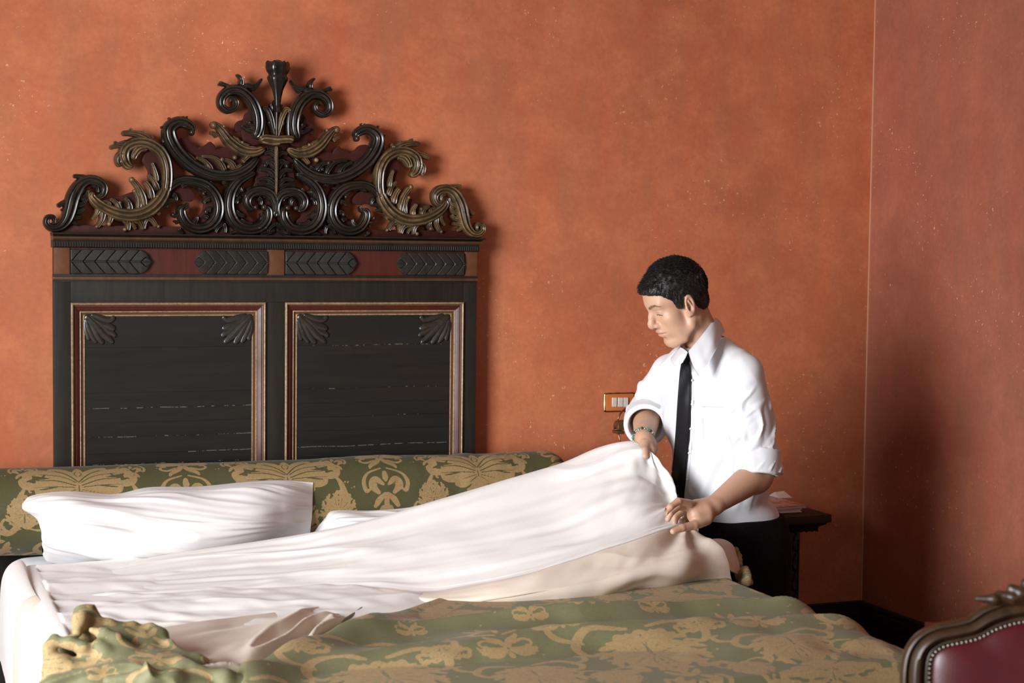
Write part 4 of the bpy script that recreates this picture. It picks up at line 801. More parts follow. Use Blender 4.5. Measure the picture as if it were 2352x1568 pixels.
# ------------------------------------------------------------------ green damask coverlet over the foot and right side
nx, ny = 560, 420
tY = np.linspace(BY0-0.25, 4.45, ny)[:, None]
leftx = left_edge(tY)
sU = np.linspace(0, 1, nx)[None, :]; redge = 2.10; arc_r = 0.11; L_top = redge-leftx
tot = L_top+arc_r*math.pi/2+0.42
sd = sU**1.0*tot
onx = np.where(sd < L_top, leftx+sd, redge+arc_r*np.sin(np.clip((sd-L_top)/arc_r, 0, math.pi/2)))
onz = np.where(sd < L_top, 0.0, -arc_r+arc_r*np.cos(np.clip((sd-L_top)/arc_r, 0, math.pi/2)))-np.clip(sd-L_top-arc_r*math.pi/2, 0, 9)
g_ = np.broadcast_to(tY, onx.shape)
low_ = sstep(3.55, 3.85, g_); puff = 0.030*np.exp(-((sd-0.05)/0.09)**2)*(1-0.5*low_)+0.018*sstep(0.2, 0.6, sd)*(1-low_)
fo = 1-np.abs(vnoise(g_*4.2+0.6*vnoise(onx*1.6, g_*2, 0, 81), onx*1.05+g_*0.3, 0, 82))*2.6
fo2 = vnoise(g_*9+onx*2.0, onx*2.6, 0, 83); fo3 = vnoise(onx*14, g_*16, 0, 84)
zz = BZ+0.012+puff+onz+(0.030*fo.clip(-0.5, 1)+0.012*fo2+0.004*fo3)*(1-0.8*low_)*np.where(onz < -0.1, 0.3, 1)
yy = g_-0.02*vnoise(onx*3, g_*3, 0, 85)
xx = onx+np.where(onz < -0.05, 0.022*np.sin(g_*17+2*vnoise(g_*3, 0, 0, 86))*sstep(-0.05, -0.3, onz), 0)+0.05*sstep(-0.05, -0.5, onz)
foot = np.clip(BY0-0.01-g_, 0, 1); zz = np.where(onz > -0.02, np.maximum(zz, BZ+0.022), zz); zz = zz-foot*1.0-0.02*sstep(0, 0.1, foot); yy = np.maximum(yy, BY0-0.045-0.25*foot*0.1)
# roll at the turned-back edge
roll = np.clip(1-sd/0.05, 0, 1); zz = zz+0.0*roll; zz = np.where(sd < 0.05, zz-0.045*roll**2, zz); xx = xx+0.018*roll**2
S = np.stack([xx, yy, zz], -1)
# pattern coordinates follow the cloth, figures about 0.6 m apart
fig = damask((sd+leftx)*1.0+0.10+0.012*vnoise(onx*3, g_*3, 5, 1), g_*1.0+0.25)
CV = empty('coverlet', (1.8, 3.3, BZ), 'green and gold damask coverlet lying over the foot and right side of the bed', 'coverlet')
sheetmesh('damask_cover', S[::-1], M_cov, CV, {'figure': fig[::-1]}, thick=0.006)
# turned-back cream lining with its green piping, from the lifted sheet down to the heap
ln = [
 [(826, 1374, 4.00), (760, 1392, 3.96), (690, 1408, 3.92), (620, 1420, 3.84), (540, 1430, 3.78), (460, 1440, 3.70), (330, 1462, 3.60)],
 [(834, 1377, 3.98), (775, 1404, 3.92), (704, 1425, 3.84), (630, 1446, 3.74), (545, 1462, 3.66), (465, 1470, 3.58), (335, 1490, 3.48)],
 [(840, 1381, 3.96), (785, 1412, 3.86), (712, 1440, 3.75), (640, 1470, 3.62), (560, 1498, 3.52), (480, 1505, 3.46), (345, 1518, 3.38)],
 [(846, 1386, 3.93), (795, 1420, 3.81), (722, 1455, 3.68), (650, 1495, 3.54), (578, 1530, 3.42), (500, 1540, 3.36), (350, 1545, 3.30)],
 [(852, 1390, 3.91), (800, 1428, 3.77), (728, 1468, 3.63), (655, 1512, 3.48), (585, 1548, 3.34), (510, 1562, 3.28), (360, 1565, 3.25)],
 [(856, 1394, 3.91), (803, 1435, 3.77), (732, 1478, 3.63), (660, 1524, 3.48), (590, 1560, 3.34), (515, 1580, 3.28), (365, 1585, 3.25)]]
nu, nv = 300, 200
S = patch(world_rows(ln), nu, nv); N_ = gnormals(S); u = np.linspace(0, 6, nu)[None]; v = np.linspace(0, 5, nv)[:, None]
sgn = 1 if N_[nv//2, nu//2, 2] > 0 else -1
ridge = 1-np.abs(vnoise(v*1.3+0.5*vnoise(u, v*.6, 0, 91), u*0.35, 0, 92))*2.6
d = (0.022*ridge.clip(-0.5, 1)+0.006*vnoise(v*3, u*1.2, 0, 93))*sstep(0, 1.2, v)*sstep(5.0, 4.0, v)*sstep(0.2, 2.0, u)
S = S+N_*(sgn*d)[..., None]+np.array([0, 0, 0.01])
sheetmesh('lining', S, M_lining, CV, thick=0.004)
pip = S[int(nv*0.86), :-90]+np.array([0, -0.004, 0.004]); V, F = tube(pip[::4], 0.005, 8)
o = mesh('piping', V, F, M_cov, CV, True, {'figure': np.zeros(len(V))})
# heap of coverlet thrown over the left corner
def zz4(pts, Y0=3.42): return [w3(60+a/4.704, 1360+b/4.704, Y0+dy_, r_/4.704) for a, b, dy_, r_ in pts]
heap = [
 zz4([(640, 260, 0.02, 40), (590, 330, 0.0, 48), (560, 430, -0.02, 45)]), zz4([(640, 240, .03, 34), (760, 290, .02, 32), (900, 330, .02, 34), (1150, 360, .03, 34), (1330, 400, .03, 36), (1440, 480, .02, 44), (1500, 620, .0, 42), (1540, 760, -.02, 40), (1680, 860, -.03, 42), (1850, 880, -.03, 50), (2000, 900, -.02, 48)]),
 zz4([(720, 410, -.02, 38), (850, 450, -.03, 48), (980, 520, -.04, 55), (1080, 640, -.05, 55), (1100, 690, -.05, 45)]), zz4([(780, 560, -.05, 50), (860, 660, -.06, 62), (960, 720, -.06, 58), (1090, 700, -.06, 50)]),
 zz4([(330, 520, -.03, 46), (480, 545, -.04, 46), (620, 600, -.05, 48), (740, 720, -.05, 40)]), zz4([(290, 500, -.02, 36), (240, 590, -.03, 42), (260, 680, -.04, 46), (400, 740, -.05, 46), (600, 770, -.05, 36), (740, 750, -.05, 26)]),
 zz4([(360, 780, -.06, 56), (480, 830, -.07, 60), (580, 820, -.07, 40)]), zz4([(240, 760, -.04, 40), (230, 860, -.05, 44), (200, 980, -.06, 46)]), zz4([(330, 860, -.07, 50), (300, 980, -.08, 50)]),
 zz4([(1310, 600, -.01, 40), (1350, 700, -.03, 44), (1330, 820, -.05, 50), (1280, 960, -.06, 60)]), zz4([(1120, 470, 0.0, 40), (1250, 500, 0.0, 46), (1380, 520, .01, 46), (1180, 620, 0.02, 50)]),
 zz4([(640, 900, -.05, 50), (820, 880, -.05, 50), (1000, 900, -.06, 55), (1150, 960, -.06, 55)]), zz4([(1450, 760, -.01, 50), (1560, 900, -.04, 50), (1750, 980, -.05, 60)]),
 zz4([(700, 560, .05, 90), (1000, 620, .06, 100), (1250, 700, .06, 100), (1000, 860, .04, 110), (700, 860, .04, 110), (420, 760, .03, 95), (420, 640, .03, 70), (640, 480, .05, 90), (1200, 560, .06, 80)])]
heap.append(zz4([(1500, 820, -.06, 60), (1700, 940, -.10, 70), (1950, 930, -.10, 60), (2200, 960, -.10, 60)]))
heap.append(zz4([(300, 1000, -.10, 70), (700, 1020, -.12, 80), (1100, 1040, -.12, 80), (1500, 1040, -.12, 80)]))
heap.append(zz4([(1600, 780, -.08, 60), (1850, 870, -.20, 62), (2150, 910, -.22, 60), (2380, 960, -.22, 56)]))
heap.append(zz4([(400, 600, .015, 80), (560, 520, .015, 60), (720, 450, .015, 70), (1000, 500, .015, 85), (1300, 570, .015, 85), (1430, 700, .0, 85)]))
heap.append(zz4([(900, 960, -.2, 60), (1250, 930, -.22, 66), (1600, 960, -.22, 62), (1900, 1000, -.22, 60)]))
heap.append(zz4([(1560, 560, -.02, 40), (1650, 700, -.05, 46), (1800, 820, -.08, 50), (2050, 880, -.10, 46)]))
heap = [[(x, y, z, r_*(1.6 if i < len(heap)-1 else 1.25)) for x, y, z, r_ in c_] for i, c_ in enumerate(heap)]
blob('heaped_corner', heap, M_cov, CV, 0.0035, 0.018, figscale=1.3, fill=(w3(300, 1595, 3.36, 1)[:3], (0.170, 0.11, 0.100)), dispf=lambda P: (-0.012*np.clip(1-3.0*np.abs(vnoise(P[..., 0]*9+0.8*vnoise(P[..., 0]*7, P[..., 1]*7, P[..., 2]*7, 96), P[..., 1]*7+P[..., 2]*11, P[..., 2]*9-P[..., 0]*7, 95)), -0.4, 1)-0.0008*vnoise(P[..., 0]*50, P[..., 1]*40, P[..., 2]*50, 97)).astype(np.float32))
# ------------------------------------------------------------------ the man
def unit(v): v = np.array(v, float); return v/np.linalg.norm(v)
HF = unit([-0.996, 0.06, 0]); HL = unit([-0.06, -0.996, 0]); UP = np.array([0, 0, 1.0])
pit = math.radians(22); hF = math.cos(pit)*HF-math.sin(pit)*UP; hU = math.sin(pit)*HF+math.cos(pit)*UP
rl = math.radians(-3); hL = math.cos(rl)*HL+math.sin(rl)*hU; hU = np.cross(hF, hL)
HM = np.stack([hF, hL, hU], 1)                      # columns: head axes in the world
HC = atY(1581, 703, 4.16)-hL*0.076-hU*0.0
HS = 0.975
def hloc(P): return ((P-HC.astype(np.float32))@HM.astype(np.float32))/HS
def hw(x, y, z): return HC+HM@(np.array([x, y, z])*HS)
def sph(P, c, r): return np.linalg.norm(P-np.asarray(c, np.float32), axis=-1)-r
def symm(q): q = q.copy(); q[..., 1] = np.abs(q[..., 1]); return q
NKB = atY(1622, 795, 4.245)
def head_sdf(q):
    q = q.copy(); q[..., 0] += (0.13*np.clip(0.02-q[..., 2], 0, 0.14)*sstep(0.0, 0.04, q[..., 0])).astype(q.dtype)
    s = symm(q)
    d = ellip(q, (-0.008, 0, 0.046), (0.093, 0.074, 0.085))
    d = smin(d, ellip(q, (0.044, 0, 0.040), (0.050, 0.060, 0.056)), 0.02)
    d = smin(d, ellip(q, (0.040, 0, -0.030), (0.048, 0.054, 0.078)), 0.02)
    d = smin(d, chain(s, [(-0.012, 0.058, -0.025, 0.018), (0.002, 0.055, -0.060, 0.017), (0.040, 0.034, -0.092, 0.017), (0.068, 0.010, -0.104, 0.016)]), 0.022)
    d = smin(d, ellip(q, (0.074, 0, -0.098), (0.017, 0.022, 0.017)), 0.014)
    d = smin(d, ellip(s, (0.052, 0.042, -0.022), (0.026, 0.022, 0.022)), 0.02)          # cheekbones
    d = smin(d, ellip(s, (0.040, 0.040, -0.055), (0.030, 0.020, 0.030)), 0.02)
    d = smin(d, capsule(s, (0.083, 0.006, 0.026), (0.071, 0.042, 0.031), 0.009, 0.008), 0.014)   # brows
    d = smax(d, -sph(s, (0.105, 0.031, 0.004), 0.0185), 0.014)                                # eye hollows
    d = smin(d, chain(q, [(0.084, 0, 0.016, 0.0085), (0.095, 0, -0.006, 0.0085), (0.105, 0, -0.026, 0.0100), (0.1065, 0, -0.032, 0.0105)]), 0.010)   # nose
    d = smin(d, ellip(s, (0.094, 0.0125, -0.0350), (0.0105, 0.0065, 0.0070)), 0.006)
    d = smax(d, -ellip(s, (0.1005, 0.0065, -0.0425), (0.0055, 0.0035, 0.0040)), 0.003)
    d = smin(d, ellip(q, (0.074, 0, -0.058), (0.020, 0.030, 0.028)), 0.016)              # muzzle
    d = smin(d, chain(s, [(0.0960, 0, -0.0570, 0.0048), (0.0930, 0.010, -0.0570, 0.0046), (0.0830, 0.0235, -0.0610, 0.0024)]), 0.004)
    d = smin(d, chain(s, [(0.0920, 0, -0.0690, 0.0062), (0.0895, 0.010, -0.0685, 0.0056), (0.0820, 0.0225, -0.0630, 0.0024)]), 0.004)
    d = smax(d, -chain(s, [(0.101, 0, -0.0625, 0.0016), (0.097, 0.010, -0.0622, 0.0016), (0.084, 0.0255, -0.0620, 0.0014)]), 0.002)
    d = smax(d, -ellip(q, (0.094, 0, -0.084), (0.008, 0.02, 0.005)), 0.008)
    # eyes: lids closed down to a narrow slit
    lid = sph(s, (0.0700, 0.0310, 0.0030), 0.0142)
    d = smin(d, lid, 0.005)
    d = smax(d, -chain(s, [(0.0830, 0.0200, -0.0025, 0.0016), (0.0858, 0.0310, -0.0015, 0.0026), (0.0795, 0.0430, -0.0030, 0.0015)]), 0.001)
    d = smax(d, -chain(s, [(0.0850, 0.0200, 0.0065, 0.0009), (0.0858, 0.0310, 0.0085, 0.0009), (0.0800, 0.0430, 0.0055, 0.0009)]), 0.0015)
    # ears
    E = np.array([[0.96, 0.22, 0.17], [-0.25, 0.95, 0.10], [-0.15, -0.14, 0.98]]).T
    er = ellip(s, (-0.006, 0.0795, 0.002), (0.0180, 0.0090, 0.0330), E)
    er = smin(er, ellip(s, (0.002, 0.074, -0.024), (0.009, 0.006, 0.011), E), 0.006)
    er = smax(er, -ellip(s, (-0.005, 0.0905, 0.005), (0.0128, 0.0110, 0.0250), E), 0.002)
    er = smin(er, capsule(s, (-0.004, 0.0830, 0.016), (-0.011, 0.0835, -0.008), 0.0026, 0.0030), 0.004)
    er = smax(er, -ellip(s, (-0.001, 0.084, -0.004), (0.0070, 0.0125, 0.0095), E), 0.002)
    er = smin(er, ellip(s, (0.0085, 0.0765, -0.003), (0.004, 0.004, 0.006)), 0.003)
    d = smin(d, er, 0.005)
    # neck
    nk = (NKB-HC)@HM/HS
    d = smin(d, chain(q, [(-0.034, 0, -0.020, 0.052), (*(np.array([-0.034, 0, -0.02])*0.4+nk*0.6), 0.0515), (*nk, 0.056)]), 0.022)
    d = smin(d, capsule(q, (-0.028, 0.050, -0.045), nk*0.9+np.array([0.03, 0.01, 0.0]), 0.014, 0.014), 0.02)
    return d
# joints in the world
def J(px, py, Y): return atY(px, py, Y)
NECK = J(1620, 792, 4.25)
SHL, SHR = J(1706, 858, 4.09), J(1540, 858, 4.38)
ELL, WRL = J(1744, 1086, 4.06), J(1640, 1160, 3.97)
ELR, WRR = J(1488, 945, 4.50), J(1478, 1008, 4.27)
PEL = J(1688, 1215, 4.26); CHE = J(1642, 935, 4.25); BEL = J(1664, 1090, 4.26)
TF = unit([-0.89, -0.45, 0]); TL = unit([0.45, -0.89, 0])          # torso facing and his left
def frame(up): up = unit(up); s_ = unit(TL-up*np.dot(TL, up)); return np.stack([np.cross(s_, up), s_, up], 1)
TM = frame(NECK-PEL)
def hand(P, pts, k=0.006): return chain(P, pts, k)
# fingers: (px, py, Y, radius in m)
def wp(px, py, Y, r): p = atY(px, py, Y); return (p[0], p[1], p[2], r)
HANDL = dict(
 palm=[wp(1640, 1162, 3.97, 0.026), wp(1618, 1174, 3.955, 0.027), wp(1598, 1182, 3.95, 0.025)],
 pal2=[wp(1625, 1158, 3.97, 0.020), wp(1600, 1162, 3.96, 0.019), wp(1584, 1160, 3.95, 0.0135)],
 pal3=[wp(1622, 1188, 3.95, 0.020), wp(1604, 1198, 3.945, 0.018)],
 index=[wp(1584, 1156, 3.94, 0.0115), wp(1558, 1151, 3.925, 0.0100), wp(1540, 1164, 3.915, 0.0092), wp(1528, 1178, 3.915, 0.0082)],
 middle=[wp(1586, 1166, 3.955, 0.0115), wp(1558, 1163, 3.955, 0.0102), wp(1540, 1178, 3.95, 0.0092), wp(1534, 1192, 3.95, 0.0080)],
 ring=[wp(1592, 1176, 3.985, 0.0110), wp(1566, 1175, 3.99, 0.0100), wp(1552, 1188, 3.985, 0.0090), wp(1550, 1200, 3.98, 0.0080)],
 little=[wp(1600, 1182, 4.005, 0.0100), wp(1580, 1184, 4.01, 0.0090), wp(1570, 1196, 4.00, 0.0080), wp(1570, 1205, 4.00, 0.0072)],
 thumb=[wp(1622, 1192, 3.945, 0.0165), wp(1594, 1206, 3.925, 0.0128), wp(1566, 1212, 3.912, 0.0108), wp(1546, 1220, 3.905, 0.0088)])
HANDR = dict(
 palm=[wp(1479, 1006, 4.275, 0.024), wp(1484, 1022, 4.25, 0.025), wp(1490, 1034, 4.235, 0.022)],
 pal2=[wp(1490, 1012, 4.27, 0.020), wp(1499, 1028, 4.25, 0.0165)],
 thumb=[wp(1482, 1020, 4.235, 0.0150), wp(1480, 1034, 4.212, 0.0120), wp(1482, 1047, 4.200, 0.0100)],
 index=[wp(1490, 1036, 4.235, 0.0115), wp(1484, 1050, 4.232, 0.0098), wp(1470, 1052, 4.238, 0.0085)],
 middle=[wp(1497, 1035, 4.245, 0.0115), wp(1492, 1050, 4.247, 0.0098), wp(1476, 1054, 4.255, 0.0085)],
 ring=[wp(1502, 1030, 4.26, 0.0110), wp(1498, 1044, 4.265, 0.0094), wp(1482, 1050, 4.272, 0.0082)],
 little=[wp(1504, 1022, 4.275, 0.0100), wp(1500, 1035, 4.285, 0.0086), wp(1486, 1042, 4.292, 0.0076)])
def arm(P, S_, E_, W_, k=0.004):
    m1 = S_+(E_-S_)*0.5; m2 = E_+(W_-E_)*0.3
    pts = cr_uniform(np.array([(*S_, 0.052), (*m1, 0.046), (*E_, 0.0435), (*m2, 0.0425), (*(E_+(W_-E_)*0.7), 0.0335), (*W_, 0.0265)]), 56)
    return np.minimum.reduce([capsule(P, a[:3], b[:3], a[3], b[3]) for a, b in zip(pts[:-1], pts[1:])])
def handsdf(P, H):
    d = None
    for n_, c_ in H.items():
        e = chain(P, c_, 0.004)
        if d is None: d = e
        else: d = smin(d, e, 0.012 if n_ in ('pal2', 'pal3') else 0.0055)
    return d
KNL, KNR = np.array([PEL[0]+0.01, PEL[1]-0.13, 0.49]), np.array([PEL[0]+0.02, PEL[1]+0.10, 0.49])
ANL, ANR = np.array([PEL[0]+0.06, PEL[1]-0.17, 0.09]), np.array([PEL[0]+0.05, PEL[1]+0.13, 0.09])
HPL = PEL+TL*0.085-UP*0.03; HPR = PEL-TL*0.085-UP*0.03
def core_sdf(P):
    q = (P-CHE.astype(np.float32)); TMf = TM.astype(np.float32)
    d = ellip(P, CHE, (0.095, 0.145, 0.17), TMf)
    d = smin(d, ellip(P, BEL, (0.085, 0.13, 0.15), TMf), 0.04)
    d = smin(d, ellip(P, PEL, (0.09, 0.14, 0.11), TMf), 0.04)
    d = smin(d, chain(P, [(*SHR, 0.05), (*(NECK-UP*0.035), 0.055), (*SHL, 0.05)]), 0.04)
    for H_, K_, A_ in ((HPL, KNL, ANL), (HPR, KNR, ANR)): d = smin(d, chain(P, [(*H_, 0.078), (*K_, 0.052), (*(K_*0.6+A_*0.4), 0.048), (*A_, 0.036), (*(A_+TF*0.12-UP*0.045), 0.030)]), 0.03)
    return d
def body_sdf(P, c=None):
    d = None
    def acc(e, k):
        nonlocal d; d = e if d is None else smin(d, e, k)
    def near(ctr, r): return c is None or np.linalg.norm(c-ctr) < r+0.06
    acc(core_sdf(P), 0.02)
    if near(HC-hU*0.03, 0.22): acc(head_sdf(hloc(P))*HS, 0.02)
    if near((SHL+ELL)/2, 0.22) or near((ELL+WRL)/2, 0.2): acc(arm(P, SHL, ELL, WRL), 0.012)
    if near((SHR+ELR)/2, 0.22) or near((ELR+WRR)/2, 0.2): acc(arm(P, SHR, ELR, WRR), 0.012)
    if near(np.array(HANDL['palm'][2][:3]), 0.12): acc(handsdf(P, HANDL), 0.010)
    if near(np.array(HANDR['palm'][1][:3]), 0.12): acc(handsdf(P, HANDR), 0.010)
    return d
M_skin = nmat('skin', 0.48, 0.45); g = G(M_skin); v = g.coord('Object')
n1 = g.noise(v, 30, 4, 0.6); sk = g.mix(g.ramp(n1, [(0.35, 0.0), (0.7, 0.5)]), (0.505, 0.298, 0.198), (0.45, 0.250, 0.156))
sk = g.mix(g.attr('lip'), sk, (0.50, 0.20, 0.17)); sk = g.mix(g.attr('stubble'), sk, (0.36, 0.24, 0.18)); sk = g.mix(g.attr('brow_and_shade'), sk, (0.035, 0.022, 0.016)); sk = g.mix(g.attr('nail'), sk, (0.66, 0.40, 0.30))
g.base(sk); g.bump(g.noise(v, 350, 2), 0.1, 0.0006); g.b.inputs['Subsurface Weight'].default_value = 0.12; g.b.inputs['Subsurface Radius'].default_value = (0.012, 0.005, 0.003); g.b.inputs['Subsurface Scale'].default_value = 0.6
V, F = surfnet(body_sdf, (2.0, 3.84, -0.0), (2.62, 4.66, 1.66), 0.0026)
q = hloc(V.astype(np.float32)).astype(float); qs = symm(q)
yz = np.stack([qs[:, 1], qs[:, 2]], 1)
def line2(pts):
    d_ = None
    for a_, b_ in zip(pts[:-1], pts[1:]):
        A_, B_ = np.array(a_[:2]), np.array(b_[:2]); t_ = np.clip(((yz-A_)@(B_-A_))/((B_-A_)@(B_-A_)), 0, 1)
        e_ = np.linalg.norm(yz-A_-t_[:, None]*(B_-A_), axis=1)-(a_[2]+(b_[2]-a_[2])*t_); d_ = e_ if d_ is None else np.minimum(d_, e_)
    return d_+1.0*(q[:, 0] < 0.055)
lip = sstep(0.0012, -0.0006, np.minimum(line2([(0, -0.0575, 0.0038), (0.010, -0.0572, 0.0036), (0.0235, -0.0612, 0.0012)]), line2([(0, -0.0692, 0.0052), (0.010, -0.0688, 0.0048), (0.0222, -0.0635, 0.0012)])))*0.7
brow_and_shade = sstep(0.0022, -0.0012, line2([(0.013, 0.0235, 0.0034), (0.026, 0.0300, 0.0036), (0.040, 0.0320, 0.0026), (0.052, 0.0265, 0.0010)]))*(0.78+0.22*vnoise(q[:, 0]*500, q[:, 1]*900, q[:, 2]*300))
brow_and_shade = np.maximum(brow_and_shade, 0.9*sstep(0.0012, 0.0001, line2([(0.0190, -0.0015, 0.0006), (0.0250, 0.0002, 0.0010), (0.0340, 0.0004, 0.0011), (0.0440, -0.0025, 0.0007)])))
brow_and_shade = np.maximum(brow_and_shade, 0.35*sstep(0.0010, 0.0, line2([(0.0200, 0.0065, 0.0003), (0.0310, 0.0085, 0.0004), (0.0440, 0.0050, 0.0003)])))  # shade of the lid crease painted into the skin colour
brow_and_shade = np.maximum(brow_and_shade, 0.55*sstep(0.001, 0.0, line2([(0, -0.0628, 0.0006), (0.010, -0.0624, 0.0006), (0.0255, -0.0620, 0.0004)])))  # shade between the lips, painted along the mouth groove
stb = sstep(0.008, 0.0, chain(qs, [(0.096, 0, -0.048, 0.004), (0.090, 0.018, -0.050, 0.003)]))*0.35+0.16*sstep(0.012, 0.0, ellip(q, (0.08, 0, -0.10), (0.02, 0.03, 0.015)))
mole = sstep(0.0019, 0.001, sph(q, (0.0640, 0.0475, -0.0480), 0))+sstep(0.0019, 0.001, sph(q, (0.0545, 0.0535, -0.0490), 0)); 
MAN = mesh('person', V, F, M_skin, None, True, {'lip': lip, 'brow_and_shade': np.clip(brow_and_shade+0*mole, 0, 1), 'stubble': np.clip(stb+0.8*mole, 0, 1), 'nail': np.zeros(len(V))})
setp(MAN, 'person in white shirt and black tie leaning over the bed, lifting the sheet', 'person')
# eyes
M_eye = nmat('eye', 0.15, 0.6, col=(0.05, 0.03, 0.022))
for s_ in (1, -1):
    c_ = hw(0.0664, 0.0305*s_, 0.0028); V, F = tube([c_+(hF*math.cos(a)+0*hL)*0.0 for a in (0,)]*2, [0.01, 0.01], 4)
    bm = bmesh.new(); bmesh.ops.create_uvsphere(bm, u_segments=24, v_segments=16, radius=0.0130)
    me = bpy.data.meshes.new('eye'); bm.to_mesh(me); bm.free(); me.materials.append(M_eye); me.polygons.foreach_set('use_smooth', np.ones(len(me.polygons), bool))
    o = bpy.data.objects.new('eye', me); o.location = c_; COL.objects.link(o); o.parent = MAN
# ---- hair
M_hair = nmat('black_hair', 0.50, 0.4); g = G(M_hair); v = g.coord('Object')
g.base(g.ramp(g.noise(v, 160, 3), [(0.35, (0.006, 0.005, 0.005)), (0.75, (0.024, 0.019, 0.016))])); g.bump(g.noise(v, 420, 2), 0.35, 0.0012)
def zhair(x, ya):                 # lower limit of the hair, by position along the head
    xs = [-0.12, -0.100, -0.085, -0.060, -0.036, -0.028, -0.018, -0.004, 0.008, 0.016, 0.020, 0.030, 0.038, 0.052, 0.066, 0.12]
    zs = [-0.062, -0.064, -0.062, -0.052, -0.030, 0.000, 0.030, 0.038, 0.030, -0.002, -0.004, 0.004, 0.032, 0.046, 0.056, 0.078]
    return np.interp(x, xs, zs)
def hair_sdf(P, c=None):
    q = hloc(P); s = symm(q)
    d = ellip(q, (-0.010, 0, 0.048), (0.099, 0.0795, 0.094))
    d = smin(d, ellip(q, (0.042, 0, 0.054), (0.056, 0.060, 0.050)), 0.02)
    d = smin(d, ellip(q, (0.070, 0, 0.072), (0.026, 0.044, 0.022)), 0.016)
    d = smin(d, ellip(q, (-0.040, 0, -0.010), (0.058, 0.056, 0.052)), 0.02)
    d = smin(d, ellip(s, (0.014, 0.066, 0.016), (0.020, 0.0125, 0.026)), 0.008)
    lim = zhair(q[..., 0], s[..., 1]).astype(np.float32)
    d = smax(d, (lim-q[..., 2])*0.75, 0.004)
    d = smax(d, -(head_sdf(q)+0.002), 0.001)
    st_ = vnoise(q[..., 0]*120, q[..., 1]*260, q[..., 2]*90, 101)*0.0016+vnoise(q[..., 0]*60, q[..., 1]*90, q[..., 2]*50, 102)*0.0018
    return (d+st_.astype(np.float32))*HS
V, F = surfnet(hair_sdf, HC-0.16, HC+0.17, 0.0020, lip=2.5)
HAIR = mesh('hair', V, F, M_hair, MAN)
# short strands over the cap
idx = rng.choice(len(V), 24000, replace=False); Nv = np.zeros_like(V)
fn_ = np.cross(V[F[:, 1]]-V[F[:, 0]], V[F[:, 2]]-V[F[:, 0]]); 
for k in range(4): np.add.at(Nv, F[:, k], fn_)
Nv /= np.linalg.norm(Nv, axis=1)[:, None]+1e-12
if np.mean(np.einsum('ij,ij->i', Nv, V-HC)) < 0: Nv = -Nv
q = ((V-HC)@HM)
out = np.linalg.norm((q-[-0.01, 0, 0.045])/[0.099, 0.0795, 0.094], axis=1)
idx = idx[(out[idx] > 0.93) & (np.einsum('ij,ij->i', Nv[idx], V[idx]-HC) > 0.02) & (q[idx, 2] > zhair(q[idx, 0], 0)+0.004)]
P0 = V[idx]-Nv[idx]*0.001; qq = q[idx]
wt_ = sstep(0.05, 0.10, qq[:, 2:3]); wf_ = sstep(-0.01, 0.04, qq[:, :1])
flow = wt_*np.array([[0.75, 0, 0.25]])+(1-wt_)*(wf_*np.array([[0.5, 0, -0.6]])+(1-wf_)*np.array([[-0.25, 0, -0.9]]))
D1 = flow@HM.T*1.0+Nv[idx]*0.55+rng.normal(0, 0.16, (len(idx), 3)); D1 /= np.linalg.norm(D1, axis=1)[:, None]
L = np.where(qq[:, 2] > 0.08, rng.uniform(0.008, 0.016, len(idx)), np.where(qq[:, 2] > 0.02, rng.uniform(0.006, 0.011, len(idx)), rng.uniform(0.004, 0.006, len(idx))))[:, None]
side = np.cross(D1, Nv[idx]); side /= np.linalg.norm(side, axis=1)[:, None]+1e-9; w_ = 0.00042
VV = np.stack([P0+side*w_, P0-side*w_, P0+D1*L-Nv[idx]*L*0.15, P0+D1*L*0.5+Nv[idx]*w_*1.2], 1).reshape(-1, 3); k = np.arange(len(idx))[:, None]*4
FF = np.vstack([k+[0, 1, 3], k+[1, 2, 3], k+[2, 0, 3], k+[0, 2, 1]])
mesh('hair_strands', VV, FF, M_hair, HAIR, False)
